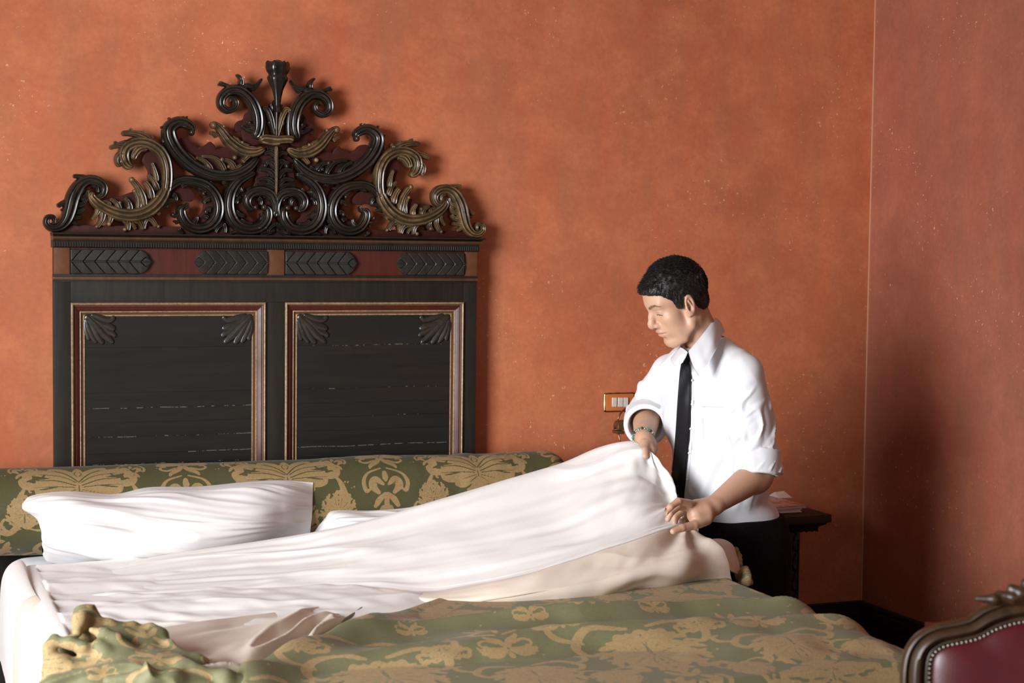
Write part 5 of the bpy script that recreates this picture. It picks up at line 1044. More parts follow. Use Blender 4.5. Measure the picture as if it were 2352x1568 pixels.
# ---- shirt
M_shirt = linen('white_shirt_cotton', (0.70, 0.705, 0.73), 0.7, transl=0.06, wv=900)
def sleeve(P, S_, E_, C_, r0, r1, r2): return chain(P, [(*S_, r0), (*(S_*0.5+E_*0.5), r1), (*E_, r1*0.97), (*C_, r2)], 0.02)
CUL = ELL+(WRL-ELL)*0.06+(SHL-ELL)*0.02; CUR = ELR+(WRR-ELR)*0.50
TMf = TM.astype(np.float32)
def plane(P, o, n): return (P-np.asarray(o, np.float32))@np.asarray(unit(n), np.float32)
def shirt_sdf(P, c=None):
    d = ellip(P, CHE+TF*0.004, (0.124, 0.172, 0.20), TMf)
    d = smin(d, ellip(P, BEL+TF*0.012, (0.118, 0.160, 0.165), TMf), 0.05)
    d = smin(d, ellip(P, PEL+UP*0.03, (0.106, 0.146, 0.10), TMf), 0.03)
    d = smin(d, chain(P, [(*(SHR-UP*0.004), 0.058), (*(NECK-UP*0.030-TF*0.012), 0.066), (*(SHL-UP*0.004), 0.058)]), 0.045)
    q = P; w1 = vnoise(P[..., 0]*7, P[..., 1]*7, P[..., 2]*4, 111); 
    loc = (P-BEL.astype(np.float32))@TMf
    fold = vnoise(loc[..., 1]*11+loc[..., 2]*7, loc[..., 0]*6, loc[..., 2]*3.0, 112)
    f2_ = vnoise(loc[..., 1]*16-loc[..., 2]*9, loc[..., 0]*9, loc[..., 2]*6, 119)
    wf_ = sstep(PEL[2]+0.05, PEL[2]+0.12, P[..., 2])
    d = d-wf_*(0.009*np.clip(1-np.abs(fold)*3, -0.2, 1)*(0.35+0.65*sstep(0.2, -0.05, loc[..., 2]))+0.005*np.clip(1-np.abs(f2_)*3, -0.3, 1)).astype(np.float32)-0.003*w1
    # sleeves with rolled cuffs
    for S_, E_, W_, C_, sd in ((SHL, ELL, WRL, CUL, 1), (SHR, ELR, WRR, CUR, 2)):
        e = sleeve(P, S_, E_, C_, 0.061, 0.061, 0.062)
        ax = unit(E_-S_).astype(np.float32); t = (P-S_.astype(np.float32))@ax
        rad = P-S_.astype(np.float32)-t[..., None]*ax; an = np.arctan2(rad@unit(np.cross(ax, UP+0.01)).astype(np.float32), rad@unit(np.cross(ax, np.cross(ax, UP+0.01))).astype(np.float32))
        wr_ = vnoise(t*26+an*1.1, an*1.2+3, 0, 113+sd); e = e-(0.0065*np.clip(1-np.abs(wr_)*2.6, -0.3, 1)*sstep(0.02, 0.09, t)).astype(np.float32)-0.002*w1
        dirc = unit(W_-E_) if sd == 2 else unit(unit(E_-S_)+0.35*unit(W_-E_)); cut_ = plane(P, C_, dirc)
        e = smax(e, cut_, 0.003)
        cuff = capsule(P, C_-dirc*0.066, C_-dirc*0.002, 0.0665, 0.0650)
        cuff = smax(smax(cuff, plane(P, C_+dirc*0.004, dirc), 0.004), -plane(P, C_-dirc*(0.048 if sd == 2 else 0.064), dirc), 0.004)
        e = np.minimum(e, cuff-0.0025+0.0015*vnoise(an*3, t*12, 0, 118))
        e = smax(e, -capsule(P, C_-dirc*0.03, C_+dirc*0.06, 0.050, 0.056), 0.003)
        d = smin(d, e, 0.009)
    d = smax(d, -capsule(P, NECK-hU*0.02, NECK+hU*0.12, 0.060, 0.062), 0.004)
    d = smax(d, -plane(P, PEL-UP*0.03, [0, 0, 1]), 0.004)
    return d
V, F = surfnet(shirt_sdf, (2.02, 3.82, 0.76), (2.66, 4.72, 1.46), 0.0034, lip=2.2)
SHIRT = mesh('shirt', V, F, M_shirt, MAN)
# helpers that lay strips onto the shirt front
def drop_on(P, dirv, fn, reach=0.12):
    'move points along dirv until they meet the surface of fn'
    P = np.array(P, np.float32); t = np.zeros(P.shape[:-1], np.float32); P0 = P-dirv.astype(np.float32)*reach
    for _ in range(60): d = fn((P0+t[..., None]*dirv.astype(np.float32))[None])[0]; t = np.minimum(t+np.maximum(d*0.8, 0.0), 0.5)
    miss = np.abs(fn((P0+t[..., None]*dirv.astype(np.float32))[None])[0]) > 0.004
    if miss.any() and (~miss).any():
        ii = np.arange(len(t)); t[miss] = np.interp(ii[miss], ii[~miss], t[~miss])
    return (P0+t[..., None]*dirv.astype(np.float32)).astype(float)
def strip(name, ctr, widths, mat, parent, off=0.004, thick=0.003, n=60, m=9, wdir=None, fn=shirt_sdf, ddir=None):
    Q = catmull(np.array(ctr, float), n); W = np.interp(np.linspace(0, 1, n), np.linspace(0, 1, len(widths)), widths)
    mid = Q[n//2]; dd = unit(mid-CAMP); wd = unit(np.cross(dd, UP)) if wdir is None else unit(wdir)
    G_ = Q[:, None]+np.linspace(-1, 1, m)[None, :, None]*W[:, None, None]*wd
    S_ = drop_on(G_.reshape(-1, 3), dd, fn).reshape(n, m, 3)
    S_ = cr_uniform(S_[::6], n, 0) if n > 20 else S_
    S_ = S_-dd*off; return sheetmesh(name, S_, mat, parent, thick=thick)
# collar: a stand round the neck and two folded points
M_collar = M_shirt
cr = [
 [(1588, 775, 4.40), (1630, 745, 4.36), (1646, 733, 4.30), (1639, 733, 4.225), (1622, 757, 4.165), (1601, 784, 4.140), (1581, 807, 4.128)],
 [(1590, 778, 4.405), (1634, 748, 4.365), (1652, 737, 4.30), (1645, 740, 4.215), (1630, 766, 4.145), (1608, 800, 4.115), (1585, 822, 4.112)],
 [(1592, 784, 4.41), (1640, 755, 4.37), (1658, 748, 4.30), (1652, 752, 4.205), (1638, 783, 4.120), (1616, 822, 4.095), (1594, 846, 4.098)],
 [(1594, 792, 4.41), (1644, 766, 4.37), (1664, 764, 4.30), (1658, 768, 4.200), (1645, 800, 4.108), (1625, 838, 4.085), (1605, 864, 4.092)]]
S = patch(world_rows(cr), 140, 60); sheetmesh('collar', S, M_collar, SHIRT, thick=0.0016)
cr2 = [
 [(1588, 775, 4.40), (1570, 785, 4.34), (1563, 796, 4.24), (1570, 801, 4.17), (1579, 808, 4.128)],
 [(1582, 782, 4.41), (1562, 793, 4.35), (1555, 806, 4.24), (1562, 814, 4.155), (1575, 818, 4.122)],
 [(1578, 792, 4.41), (1554, 804, 4.35), (1545, 820, 4.24), (1551, 832, 4.160), (1571, 826, 4.124)],
 [(1574, 800, 4.41), (1548, 812, 4.35), (1540, 828, 4.24), (1552, 844, 4.165), (1568, 832, 4.130)]]
S = patch(world_rows(cr2), 100, 40); sheetmesh('collar', S, M_collar, SHIRT, thick=0.0016)
# tie
M_tie = nmat('black_satin_tie', 0.62, 0.3, col=(0.006, 0.006, 0.008)); g = G(M_tie); g.bump(g.n('ShaderNodeTexWave').outputs['Fac'], 0.05, 0.0003)
TIEP = [J(1574, 820, 4.14), J(1573, 860, 4.12), J(1569, 950, 4.10), J(1564, 1030, 4.10), J(1556, 1110, 4.12), J(1550, 1165, 4.14)]
TIE = strip('tie', TIEP, [0.009, 0.0150, 0.0185, 0.0200, 0.0210, 0.0215], M_tie, MAN, off=0.009, thick=0.004, n=90)
kn = [J(1575, 812, 4.14), J(1576, 826, 4.13), J(1575, 840, 4.125)]
kp = drop_on(np.array(kn), unit(kn[1]-CAMP), shirt_sdf)-unit(kn[1]-CAMP)*0.007
V, F = tube(catmull(kp, 14), np.interp(np.linspace(0, 1, 14), [0, 0.2, 0.8, 1], [0.013, 0.0145, 0.010, 0.008]), 16, True, 0.75, up=-unit(kn[1]-CAMP)); mesh('tie_knot', V, F, M_tie, TIE)
# placket, buttons and breast pocket
plk = [J(1584, 850, 4.12), J(1583, 930, 4.1), J(1580, 1010, 4.1), J(1574, 1090, 4.12), J(1570, 1150, 4.14)]
strip('placket', plk, [0.010, 0.012, 0.012, 0.012, 0.012], M_shirt, SHIRT, off=0.0012, thick=0.0015, n=90)
M_btn = nmat('pearl_button', 0.25, 0.6, col=(0.72, 0.70, 0.68))
for bx_, by_ in ((1584, 873), (1583, 928), (1580, 984), (1577, 1040), (1573, 1100)):
    bv = unit(J(bx_+5, by_, 4.1)-CAMP); p = drop_on(np.array([J(bx_+5, by_, 4.1)]), bv, shirt_sdf)[0]-bv*0.003
    V, F = tube([p, p-bv*0.002], [0.0034, 0.0030], 14); mesh('button', V, F, M_btn, SHIRT, True, auto=40)
pk = [J(1637, 932, 4.04), J(1639, 960, 4.04), J(1640, 1000, 4.05), J(1638, 1032, 4.07)]
strip('breast_pocket', pk, [0.032, 0.032, 0.032, 0.024], M_shirt, SHIRT, off=0.0002, thick=0.0006, n=60, m=24)
# ---- trousers
M_trs = nmat('black_trousers', 0.9, 0.12); g = G(M_trs); g.base(g.ramp(g.noise(g.coord(), 200, 2), [(0.3, (0.004, 0.0035, 0.004)), (0.7, (0.008, 0.007, 0.007))]))
def trou_sdf(P, c=None):
    d = ellip(P, PEL+UP*0.01, (0.119, 0.164, 0.14), TMf)
    d = smax(d, plane(P, PEL+UP*0.050-TF*0.02, [0, 0, 1]+0.10*TF-0.16*TL*0), 0.003)
    lg = None
    for H_, K_, A_ in ((HPL, KNL, ANL), (HPR, KNR, ANR)):
        e = chain(P, [(*(H_+UP*0.02), 0.088), (*((H_+K_)/2), 0.084), (*K_, 0.078), (*((K_+A_)/2), 0.074), (*(A_+UP*0.0), 0.070)], 0.02); e = smax(e, -plane(P, A_, [0, 0, 1]), 0.003); lg = e if lg is None else smin(lg, e, 0.012)
    lg = smax(lg, plane(P, PEL+UP*0.03, [0, 0, 1]), 0.01)
    d = smin(d, lg, 0.03)
    return d-0.005*np.clip(1-np.abs(vnoise(P[..., 0]*9+P[..., 2]*3, P[..., 1]*9, P[..., 2]*6, 121))*2.5, 0, 1)*sstep(PEL[2]+0.03, PEL[2]-0.04, P[..., 2])
V, F = surfnet(trou_sdf, (2.1, 3.85, 0.05), (2.75, 4.62, 1.06), 0.0055)
TR = mesh('trousers', V, F, M_trs, MAN)
M_shoe = nmat('black_shoe_leather', 0.3, 0.5, col=(0.008, 0.007, 0.007))
for A_ in (ANL, ANR):
    def shoe(P, c=None, A_=A_):
        d = chain(P, [(*(A_-TF*0.03-UP*0.035), 0.042), (*(A_+TF*0.07-UP*0.042), 0.040), (*(A_+TF*0.17-UP*0.055), 0.034)], 0.03); d = smin(d, capsule(P, A_-TF*0.01, A_-UP*0.04, 0.043, 0.043), 0.03); return smax(d, -plane(P, (0, 0, 0.004), (0, 0, 1)), 0.004)
    V, F = surfnet(shoe, A_-0.25, A_+0.25, 0.006); mesh('shoe', V, F, M_shoe, MAN)
# ---- bracelet on the far wrist
M_sil = nmat('silver', 0.25, 0.5, 1.0, col=(0.62, 0.60, 0.56)); M_stone = nmat('green_stone', 0.2, 0.6, col=(0.05, 0.22, 0.13)); M_onyx = nmat('dark_bead', 0.2, 0.6, col=(0.02, 0.016, 0.02))
wc = WRR+(ELR-WRR)*0.03; wa = unit(WRR-ELR); wu = unit(np.cross(wa, UP)); wv_ = np.cross(wa, wu)
V, F = tube([wc-wa*0.001, wc+wa*0.001], 0.003, 8); N_b = 22
cir = [wc+0.0300*(wu*math.cos(a)+wv_*math.sin(a)) for a in np.linspace(0, 2*math.pi, 49)]
V, F = tube(cir, 0.0022, 8, False); BR = mesh('bracelet', V, F, M_sil, None); setp(BR, 'silver bracelet with small green and dark stones on the wrist of the far hand', 'bracelet')
for i in range(N_b):
    a = 2*math.pi*i/N_b; p = wc+0.0318*(wu*math.cos(a)+wv_*math.sin(a)); rr = 0.0042
    bm = bmesh.new(); bmesh.ops.create_icosphere(bm, subdivisions=2, radius=rr)
    for v_ in bm.verts: v_.co = Vector(p)+v_.co
    me = bpy.data.meshes.new('stone'); bm.to_mesh(me); bm.free(); me.materials.append((M_stone, M_sil, M_onyx)[i % 3]); me.polygons.foreach_set('use_smooth', np.ones(len(me.polygons), bool)); put(bpy.data.objects.new('stone', me), BR)
# ------------------------------------------------------------------ nightstand and books
NY0 = 4.60; NT = 0.742
nxr = atY(1911, 1181, NY0)[0]; bxr = atY(1836, 1240, NY0+0.035)[0]; nxl = nxr-0.60; bxl = nxl+(nxr-bxr)
NS = empty('nightstand', ((nxl+nxr)/2, 4.83, 0), 'dark carved wooden nightstand against the wall behind the man, with books on top', 'nightstand')
MB().box((nxl, NY0, NT-0.028), (nxr, 5.06, NT), 0.004).build('top', M_dark, NS)
mb = MB()
V = []; prof_n = [(0.010, -0.028), (0.014, -0.036), (0.030, -0.044), (0.036, -0.060)]
for d_, z_ in prof_n: V += [(nxl+d_, NY0+d_, NT+z_), (nxr-d_, NY0+d_, NT+z_), (nxr-d_, 5.06, NT+z_), (nxl+d_, 5.06, NT+z_)]
F = [(i*4+j, i*4+(j+1) % 4, (i+1)*4+(j+1) % 4, (i+1)*4+j) for i in range(3) for j in range(4)]+[(0, 1, 2, 3), (12, 15, 14, 13)]
mb.add(V, F); n_ = 26
for i in range(n_):
    x = nxl+0.040+(nxr-nxl-0.080)*i/(n_-1)
    mb.tube([(x-0.005, NY0+0.030, NT-0.052), (x, NY0+0.0265, NT-0.056), (x+0.006, NY0+0.030, NT-0.061)], [0.001, 0.0055, 0.001], 8)
mb.build('carved_cornice', M_dark, NS)
MB().box((bxl, NY0+0.045, 0.10), (bxr-0.004, 5.05, NT-0.058), 0.003).build('cabinet', M_dark, NS)
def pil(xa, xb):
    mb = MB(); mb.box((xa, NY0+0.030, 0.06), (xb, NY0+0.050, NT-0.060), 0.003); mb.box((xa+0.004, NY0+0.026, 0.12), (xa+0.008, NY0+0.034, NT-0.085), 0.001); mb.box((xb-0.008, NY0+0.026, 0.12), (xb-0.004, NY0+0.034, NT-0.085), 0.001)
    xm = (xa+xb)/2
    for k in range(16):
        z = 0.14+k*0.034; s_ = 1 if k % 2 else -1
        mb.tube([(xm-s_*0.008, NY0+0.029, z), (xm, NY0+0.024, z+0.012), (xm+s_*0.006, NY0+0.026, z+0.024), (xm+s_*0.002, NY0+0.029, z+0.030)], [0.002, 0.0048, 0.004, 0.001], 7)
    return mb.build('pilaster', M_dark, NS)
pil(bxr-0.042, bxr); pil(bxl, bxl+0.042)
dr = MB().box((bxl+0.05, NY0+0.028, NT-0.20), (bxr-0.05, NY0+0.05, NT-0.075), 0.004).build('drawer', M_dark, NS)
M_brass = nmat('aged_brass', 0.38, 0.5, 1.0, col=(0.33, 0.24, 0.12)); g = G(M_brass); g.base(g.ramp(g.noise(g.coord(), 60, 4), [(0.35, (0.16, 0.11, 0.05)), (0.7, (0.42, 0.32, 0.17))]))
MB().tube([((bxl+bxr)/2, NY0+0.03, NT-0.138), ((bxl+bxr)/2, NY0+0.012, NT-0.138), ((bxl+bxr)/2, NY0+0.002, NT-0.138)], [0.006, 0.010, 0.004], 14).build('knob', M_brass, dr)
dd_ = MB().box((bxl+0.05, NY0+0.030, 0.12), (bxr-0.05, NY0+0.05, NT-0.21), 0.004).build('door', M_dark, NS)
MB().tube([(bxl+0.075, NY0+0.033, 0.36), (bxl+0.075, NY0+0.014, 0.36), (bxl+0.075, NY0+0.004, 0.36)], [0.006, 0.010, 0.004], 14).build('knob', M_brass, dd_)
MB().box((bxl-0.006, NY0+0.022, 0), (bxr+0.006, 5.055, 0.06), 0.004).build('plinth', M_dark, NS)
M_page = nmat('book_pages', 0.7, 0.3); g = G(M_page); g.base(g.ramp(g.noise(g.coord('Object', (1, 1, 200)), 4, 2), [(0.3, (0.50, 0.46, 0.42)), (0.7, (0.62, 0.58, 0.54))]))
def covermat(name, a_, b_, sc):
    m = nmat(name, 0.35, 0.5); g = G(m); g.base(g.ramp(g.noise(g.coord(), sc, 3, 0.7), [(0.48, a_), (0.52, b_)])); return m
M_cpink = covermat('printed_pink_cover', (0.40, 0.16, 0.12), (0.55, 0.40, 0.36), 26); M_cwhite = nmat('white_cover', 0.45, 0.4, col=(0.66, 0.62, 0.60))
def book(cx, cy, z0, w, d, t, rot, cover, label):
    B_ = empty('book', (cx, cy, z0), label, 'book', None); B_.rotation_euler = (0, 0, math.radians(rot))
    R_ = Matrix.Translation((cx, cy, z0)) @ Matrix.Rotation(math.radians(rot), 4, 'Z')
    def bx(name, boxes, mat, bev=0.0006):
        mb = MB()
        for a, b in boxes: mb.box(a, b, bev)
        mb.bm.transform(R_); return mb.build(name, mat, B_)
    bx('pages', [((-w/2+0.002, -d/2+0.003, 0.0016), (w/2-0.003, d/2-0.003, t-0.0016))], M_page)
    bx('cover', [((-w/2, -d/2, 0), (w/2, d/2, 0.0016)), ((-w/2, -d/2, t-0.0016), (w/2, d/2, t)), ((-w/2-0.0012, -d/2, 0), (-w/2, d/2, t))], cover)
    return B_
b1 = atY(1846, 1172, 4.66)
book(b1[0]-0.105, 4.66+0.15, NT+0.0006, 0.21, 0.28, 0.0115, 0, M_cwhite, 'thin white book lying on the nightstand, the lower of the two')
b2 = atY(1860, 1160, 4.655)
book(b2[0]-0.125, 4.655+0.165, NT+0.0127, 0.235, 0.31, 0.0105, 3, M_cpink, 'thin book with pink and white printed cover, lying on top of the white book')
# folded card peaking on the books
p0 = atY(1797, 1134, 4.86)
mb = MB(); mb.add([(p0[0]-0.03, 4.83, NT+0.0235), (p0[0]+0.022, 4.83, NT+0.0235), (p0[0]+0.020, 4.90, NT+0.0235), (p0[0]-0.03, 4.90, NT+0.0235), (p0[0]-0.028, 4.865, NT+0.040), (p0[0]+0.008, 4.865, NT+0.042)], [(0, 1, 5, 4), (3, 4, 5, 2), (1, 2, 5), (0, 4, 3), (0, 3, 2, 1)])
setp(mb.build('folded_card', M_cwhite, None, False, None), 'small white folded card standing on the books on the nightstand', 'card')
# ------------------------------------------------------------------ switch plate on the wall
WY = RY1-0.001
def wx(px, py=922): p = atY(px, py, WY); return p[0], p[2]
(x0, zt), (x1, zb_) = wx(1386, 902), wx(1456, 944)
SP = empty('switch_plate', ((x0+x1)/2, WY, (zt+zb_)/2), 'orange light switch plate with brass rim and three white switches on the wall', 'light switch')
def rrect(x0, x1, z0, z1, r, y, n=6):
    pts = []
    for cx, cz, a0 in ((x1-r, z1-r, 0), (x0+r, z1-r, 90), (x0+r, z0+r, 180), (x1-r, z0+r, 270)):
        for i in range(n+1): a = math.radians(a0+90*i/n); pts.append((cx+r*math.cos(a), y, cz+r*math.sin(a)))
    return pts
def loft(rings):
    k = len(rings[0]); V = [p for r_ in rings for p in r_]; F = [(i*k+j, i*k+(j+1) % k, (i+1)*k+(j+1) % k, (i+1)*k+j) for i in range(len(rings)-1) for j in range(k)]
    return V, F+[tuple(range(k))[::-1], tuple((len(rings)-1)*k+j for j in range(k))]
V, F = loft([rrect(x0, x1, zb_, zt, 0.007, WY), rrect(x0, x1, zb_, zt, 0.007, WY-0.005), rrect(x0+0.003, x1-0.003, zb_+0.003, zt-0.003, 0.006, WY-0.008), rrect(x0+0.006, x1-0.006, zb_+0.006, zt-0.006, 0.004, WY-0.007)])
mesh('brass_rim', V, F, M_brass, SP, True, auto=40)
M_enamel = nmat('orange_enamel', 0.35, 0.5, col=(0.52, 0.155, 0.045))
V, F = loft([rrect(x0+0.007, x1-0.005, zb_+0.0045, zt-0.0045, 0.004, WY-0.005), rrect(x0+0.007, x1-0.005, zb_+0.0045, zt-0.0045, 0.004, WY-0.0092), rrect(x0+0.009, x1-0.007, zb_+0.006, zt-0.006, 0.003, WY-0.0100)])
mesh('face_plate', V, F, M_enamel, SP, True, auto=40)
M_sw = nmat('white_switch_plastic', 0.35, 0.5, col=(0.62, 0.57, 0.52))
for a, b in ((1403, 1413), (1416, 1427), (1429, 1439)):
    (xa, za), (xb, zb2) = wx(a, 912), wx(b, 933)
    V, F = loft([rrect(xa, xb, zb2, za, 0.0015, WY-0.009, 3), rrect(xa, xb, zb2, za, 0.0015, WY-0.0125, 3), rrect(xa+0.001, xb-0.001, (za+zb2)/2-0.001, za-0.001, 0.001, WY-0.0148, 3)])
    sw = mesh('switch', V, F, M_sw, SP, True, auto=40)
# ------------------------------------------------------------------ brass wall lamp beside the switch
def L3(px, py, Y): return atY(px, py, Y)
LP_ = empty('wall_lamp', L3(1470, 975, RY1), 'small brass wall lamp with curved arm and brown shade, just below the switch plate', 'lamp')
p_w = L3(1470, 960, RY1-0.002)
V, F = tube([p_w, p_w+np.array([0, -0.012, 0]), p_w+np.array([0, -0.016, 0])], [0.034, 0.032, 0.02], 28); mesh('wall_plate', V, F, M_brass, LP_, True, auto=40)
arm_ = catmull(np.array([p_w+np.array([0, -0.01, 0]), L3(1468, 945, 5.06), L3(1457, 938, 5.03), L3(1444, 936, 5.0), L3(1431, 942, 4.985), L3(1422, 955, 4.98), L3(1418, 968, 4.98)]), 40)
V, F = tube(arm_, 0.0030, 12); mesh('arm', V, F, M_brass, LP_)
ca_ = L3(1419, 981, 4.98); ax_ = np.array([1, 0.10, 0.04]); ax_ /= np.linalg.norm(ax_)
rings = []
for t_, r_ in ((0, 0.0), (0, 0.0225), (0.002, 0.0240), (0.075, 0.0245), (0.076, 0.0225), (0.076, 0.0)):
    c_ = ca_+ax_*(t_-0.008); rg = []
    for i in range(25):
        a = math.radians(-20+220*i/24); rg.append(c_+np.array([0, -math.cos(a)*r_*0.85, math.sin(a)*r_]))
    rings.append(rg)
k = 25; V = [p for r_ in rings for p in r_]; F = [(i*k+j, i*k+j+1, (i+1)*k+j+1, (i+1)*k+j) for i in range(5) for j in range(k-1)]
M_shade = nmat('brown_lamp_shade', 0.45, 0.5, 0.3, col=(0.10, 0.042, 0.02))
F2 = F+[(5*k+0, 5*k+k-1, k-1, 0)]
mesh('shade', V, F, [M_brass, M_shade], LP_, True, fmat=[0]*(2*(k-1))+[1]*(3*(k-1)), auto=40)
MB().box(ca_+np.array([-0.012, -0.024, -0.021]), ca_+np.array([0.014, 0.020, -0.010]), 0.002).build('shade_lip', M_shade, LP_)
V, F = tube([ca_+np.array([0.0, 0, -0.012]), L3(1424, 1012, 4.98), L3(1427, 1035, 4.98), L3(1428, 1060, 4.98)], [0.0026, 0.0026, 0.0024, 0.0024], 10); mesh('switch_rod', V, F, M_brass, LP_)
# ------------------------------------------------------------------ red leather chair in the foreground
a0 = YAW+math.atan2(2392-1176, FPX); dist = 2.95
cP = np.array([math.sin(a0)*dist, math.cos(a0)*dist, 0]); cn_ = -np.array([math.sin(a0-0.10), math.cos(a0-0.10), -0.10]); cn_ /= np.linalg.norm(cn_)      # faces the camera, leaning back a little
crt = np.cross(np.array([0, 0, 1.0]), -cn_); crt = np.cross(-cn_, np.array([0, 0, 1.0])); crt /= np.linalg.norm(crt); cup = np.cross(crt, -cn_); cup = cup if cup[2] > 0 else -cup
O_ = cP+np.array([0, 0, 0.96])
def onc(px, py):
    d = ray(px, py); t_ = ((O_-CAMP)@cn_)/(d@cn_); return CAMP+d*t_
def uvc(px, py): p = onc(px, py)-O_; return np.array([p@crt, p@cup])
U0 = uvc(2392, 1380)[0]
CH = empty('armchair', (float(cP[0]), float(cP[1]), 0), 'carved walnut chair with studded dark red leather back at the lower right corner', 'chair')
M_wal = wood('walnut', (0.030, 0.014, 0.006), (0.072, 0.036, 0.015), 0.36, 10, (1, 1, 0.3), 0.15)
M_leather = nmat('oxblood_leather', 0.36, 0.5); g = G(M_leather); v = g.coord()
g.base(g.ramp(g.noise(v, 6, 4), [(0.3, (0.062, 0.0035, 0.006)), (0.7, (0.095, 0.005, 0.009))])); g.bump(g.noise(v, 260, 3, 0.6), 0.2, 0.0008)
cl_px = [(2106, 1820, 33), (2103, 1700, 33), (2102, 1600, 33), (2102, 1545, 33), (2108, 1505, 31), (2126, 1476, 28), (2158, 1458, 25), (2200, 1449, 24), (2236, 1440, 25), (2268, 1421, 27), (2304, 1407, 27), (2345, 1398, 27), (2392, 1392, 30)]
A_ = []
for px, py, w_ in cl_px: q_ = uvc(px, py); A_.append((q_[0], q_[1], w_*dist/FPX))
A_ = np.array(A_); A_[:, 0] -= U0; A_[-1, 0] = 0
full = np.vstack([A_, [(-a, b, c_) for a, b, c_ in A_[-2::-1]]])
def c3(u_, v_, h_): return O_+crt*(u_+U0)+cup*v_+cn_*h_
def sweepc(P, prof_, name, mat, parent, n=180):
    Q = catmull(P, n); T_ = np.gradient(Q[:, :2], axis=0); T_ /= np.linalg.norm(T_, axis=1)[:, None]+1e-9; N_ = np.stack([-T_[:, 1], T_[:, 0]], 1); V = []
    for q_, n_ in zip(Q, N_):
        for s_, h_ in prof_: V.append(c3(q_[0]+n_[0]*s_*q_[2], q_[1]+n_[1]*s_*q_[2], h_))
    k = len(prof_); return mesh(name, V, gridfaces(n, k, True), mat, parent, True, auto=50)
prof_c = [(-1, -0.012), (-0.98, 0.004), (-0.80, 0.012), (-0.62, 0.013), (-0.50, 0.006), (-0.35, 0.009), (-0.1, 0.018), (0.15, 0.020), (0.40, 0.016), (0.55, 0.007), (0.70, 0.010), (0.88, 0.010), (1.0, 0.002), (1.0, -0.018), (0, -0.022)]
prof_c = [(-a, b) for a, b in prof_c]
sweepc(full, prof_c, 'back_frame', M_wal, CH)
Q = catmull(full, 121); T_ = np.gradient(Q[:, :2], axis=0); T_ /= np.linalg.norm(T_, axis=1)[:, None]; N_ = np.stack([-T_[:, 1], T_[:, 0]], 1)
inner = Q[:, :2]-N_*Q[:, 2:3]*0.92
nb_ = 40; V = []; bot = inner[:, 1].min()
inner = np.vstack([inner, np.stack([np.linspace(inner[-1, 0], inner[0, 0], 24)[1:-1], np.full(22, bot)], 1), inner[:1]])
for j in range(nb_+1):
    s_ = j/nb_; up_ = inner; lo_ = np.stack([inner[:, 0]*1.0, np.full(len(inner), bot)], 1)
    cu = up_*(1-s_)+np.array([0, bot])*s_+0*lo_; cu = inner*(1-s_)+np.array([0.0, (bot+inner[:, 1].max())/2])*s_
    dome = 0.004+0.032*math.sqrt(max(0, 1-(1-s_)**2.2))
    for u_, v_ in cu: V.append(c3(u_, v_, dome-0.004))
nails_to = 121
mesh('leather_back', V, gridfaces(nb_+1, len(inner)), M_leather, CH)
M_nail = nmat('steel_nail', 0.28, 0.5, 1.0, col=(0.22, 0.20, 0.17))
inner = inner[:nails_to]; dl = np.r_[0, np.cumsum(np.linalg.norm(np.diff(inner, axis=0), axis=1))]; nn_ = 96; tt_ = np.linspace(0.06, dl[-1]-0.06, nn_)
bm = bmesh.new(); bmesh.ops.create_uvsphere(bm, u_segments=10, v_segments=8, radius=0.0046); me = bpy.data.meshes.new('nail'); bm.to_mesh(me); bm.free(); me.materials.append(M_nail); me.polygons.foreach_set('use_smooth', np.ones(len(me.polygons), bool))
for t_ in tt_:
    u_, v_ = np.interp(t_, dl, inner[:, 0]), np.interp(t_, dl, inner[:, 1]); o = bpy.data.objects.new('nail', me); o.location = c3(u_*0.995, v_-0.003, 0.006); put(o, CH); o.matrix_parent_inverse = Matrix.Translation(CH.location).inverted()
MB().add([c3(su*abs(A_[0, 0])*0.98, A_[0, 1]+dv, dh) for su in (-1, 1) for dv, dh in ((0.03, 0.012), (-0.02, 0.012), (-0.02, -0.02), (0.03, -0.02))], [(0, 1, 5, 4), (1, 2, 6, 5), (2, 3, 7, 6), (3, 0, 4, 7), (0, 3, 2, 1), (4, 5, 6, 7)]).build('bottom_rail', M_wal, CH)
MB().add([c3(su*abs(A_[0, 0])*0.96, A_[0, 1]+dv, -0.015) for su, dv in ((-1, 0), (1, 0), (1, 0.30), (-1, 0.30))]+[c3(su*abs(A_[0, 0])*0.96, A_[0, 1]+dv, -0.020) for su, dv in ((-1, 0), (1, 0), (1, 0.30), (-1, 0.30))], [(0, 1, 2, 3), (7, 6, 5, 4), (0, 4, 5, 1), (1, 5, 6, 2), (2, 6, 7, 3), (3, 7, 4, 0)]).build('back_lining', M_leather, CH)
# carved crest on the top rail
crest_ch = []; tp = A_[-1, 1]+0.012
for s_ in (1, -1):
    for a, b, w0, w1 in (((0.0, 0.0), (0.0, 0.034), .013, .010), ((0.010, 0.0), (0.028, 0.028), .012, .009), ((0.016, -0.004), (0.052, 0.018), .012, .008), ((0.02, -0.008), (0.074, 0.006), .011, .007), ((0.05, -0.008), (0.11, -0.004), .010, .005)):
        crest_ch.append([(*c3(s_*a[0], tp+a[1], 0.004), w0*0.8), (*c3(s_*(a[0]+b[0])/2, tp+(a[1]+b[1])/2+0.003, 0.014), w0), (*c3(s_*b[0], tp+b[1], 0.010), w1)])
A4 = np.array([p for c_ in crest_ch for p in c_])
V, F = surfnet(lambda P: np.minimum.reduce([chain(P, c_, 0.004) for c_ in crest_ch]), A4[:, :3].min(0)-0.03, A4[:, :3].max(0)+0.03, 0.003); mesh('carved_crest', V, F, M_wal, CH)
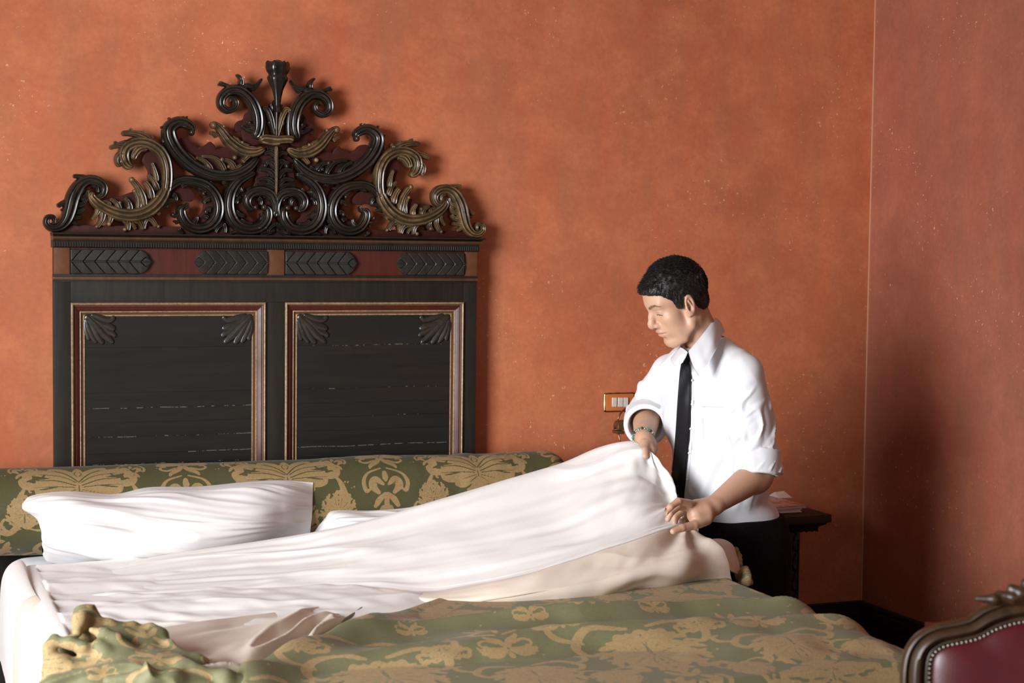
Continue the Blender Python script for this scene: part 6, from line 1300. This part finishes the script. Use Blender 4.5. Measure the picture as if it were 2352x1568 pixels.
# seat, apron and legs, below the picture
fw = -np.array([math.sin(a0-0.10), math.cos(a0-0.10), 0]); rt = crt*np.array([1, 1, 0]); rt /= np.linalg.norm(rt); hwid = abs(A_[0, 0])+0.01
base_c = np.array([*(O_+crt*U0)[:2], 0])
def chp(u_, f_, z_): return base_c+rt*u_+fw*f_+np.array([0, 0, z_])
Vs = []
for z_, in_ in ((0.36, 0.0), (0.43, 0.0), (0.47, 0.03), (0.485, 0.10)):
    for a in np.linspace(0, 2*math.pi, 40, endpoint=False):
        ca, sa = math.cos(a), math.sin(a); e = 0.35
        Vs.append(chp((hwid-in_)*abs(ca)**e*np.sign(ca), 0.27+(0.26-in_)*abs(sa)**e*np.sign(sa), z_))
F = [(i*40+j, i*40+(j+1) % 40, (i+1)*40+(j+1) % 40, (i+1)*40+j) for i in range(3) for j in range(40)]+[tuple(range(40))[::-1], tuple(120+j for j in range(40))]
mesh('seat', Vs, F, M_leather, CH, True, auto=50)
Vs = []
for z_ in (0.29, 0.362):
    for a in np.linspace(0, 2*math.pi, 40, endpoint=False):
        ca, sa = math.cos(a), math.sin(a); e = 0.3; Vs.append(chp((hwid+0.008)*abs(ca)**e*np.sign(ca), 0.27+0.268*abs(sa)**e*np.sign(sa), z_))
mesh('apron', Vs, [(j, (j+1) % 40, 40+(j+1) % 40, 40+j) for j in range(40)]+[tuple(range(40))[::-1], tuple(40+j for j in range(40))], M_wal, CH, True, auto=50)
for s_ in (1, -1):
    V, F = tube(catmull(np.array([chp(s_*(hwid-0.02), 0.50, 0.30), chp(s_*(hwid+0.01), 0.53, 0.22), chp(s_*(hwid-0.01), 0.51, 0.10), chp(s_*(hwid+0.01), 0.53, 0.0)]), 20), np.interp(np.linspace(0, 1, 20), [0, .3, .8, 1], [0.03, 0.034, 0.018, 0.024]), 16); mesh('leg', V, F, M_wal, CH)
    low = c3(s_*abs(A_[0, 0]), A_[0, 1]+0.02, 0)
    V, F = tube(catmull(np.array([low, chp(s_*hwid, 0.02, 0.45), chp(s_*hwid, 0.0, 0.28), chp(s_*(hwid+0.01), -0.07, 0.0)]), 20), 0.022, 14); mesh('leg', V, F, M_wal, CH)
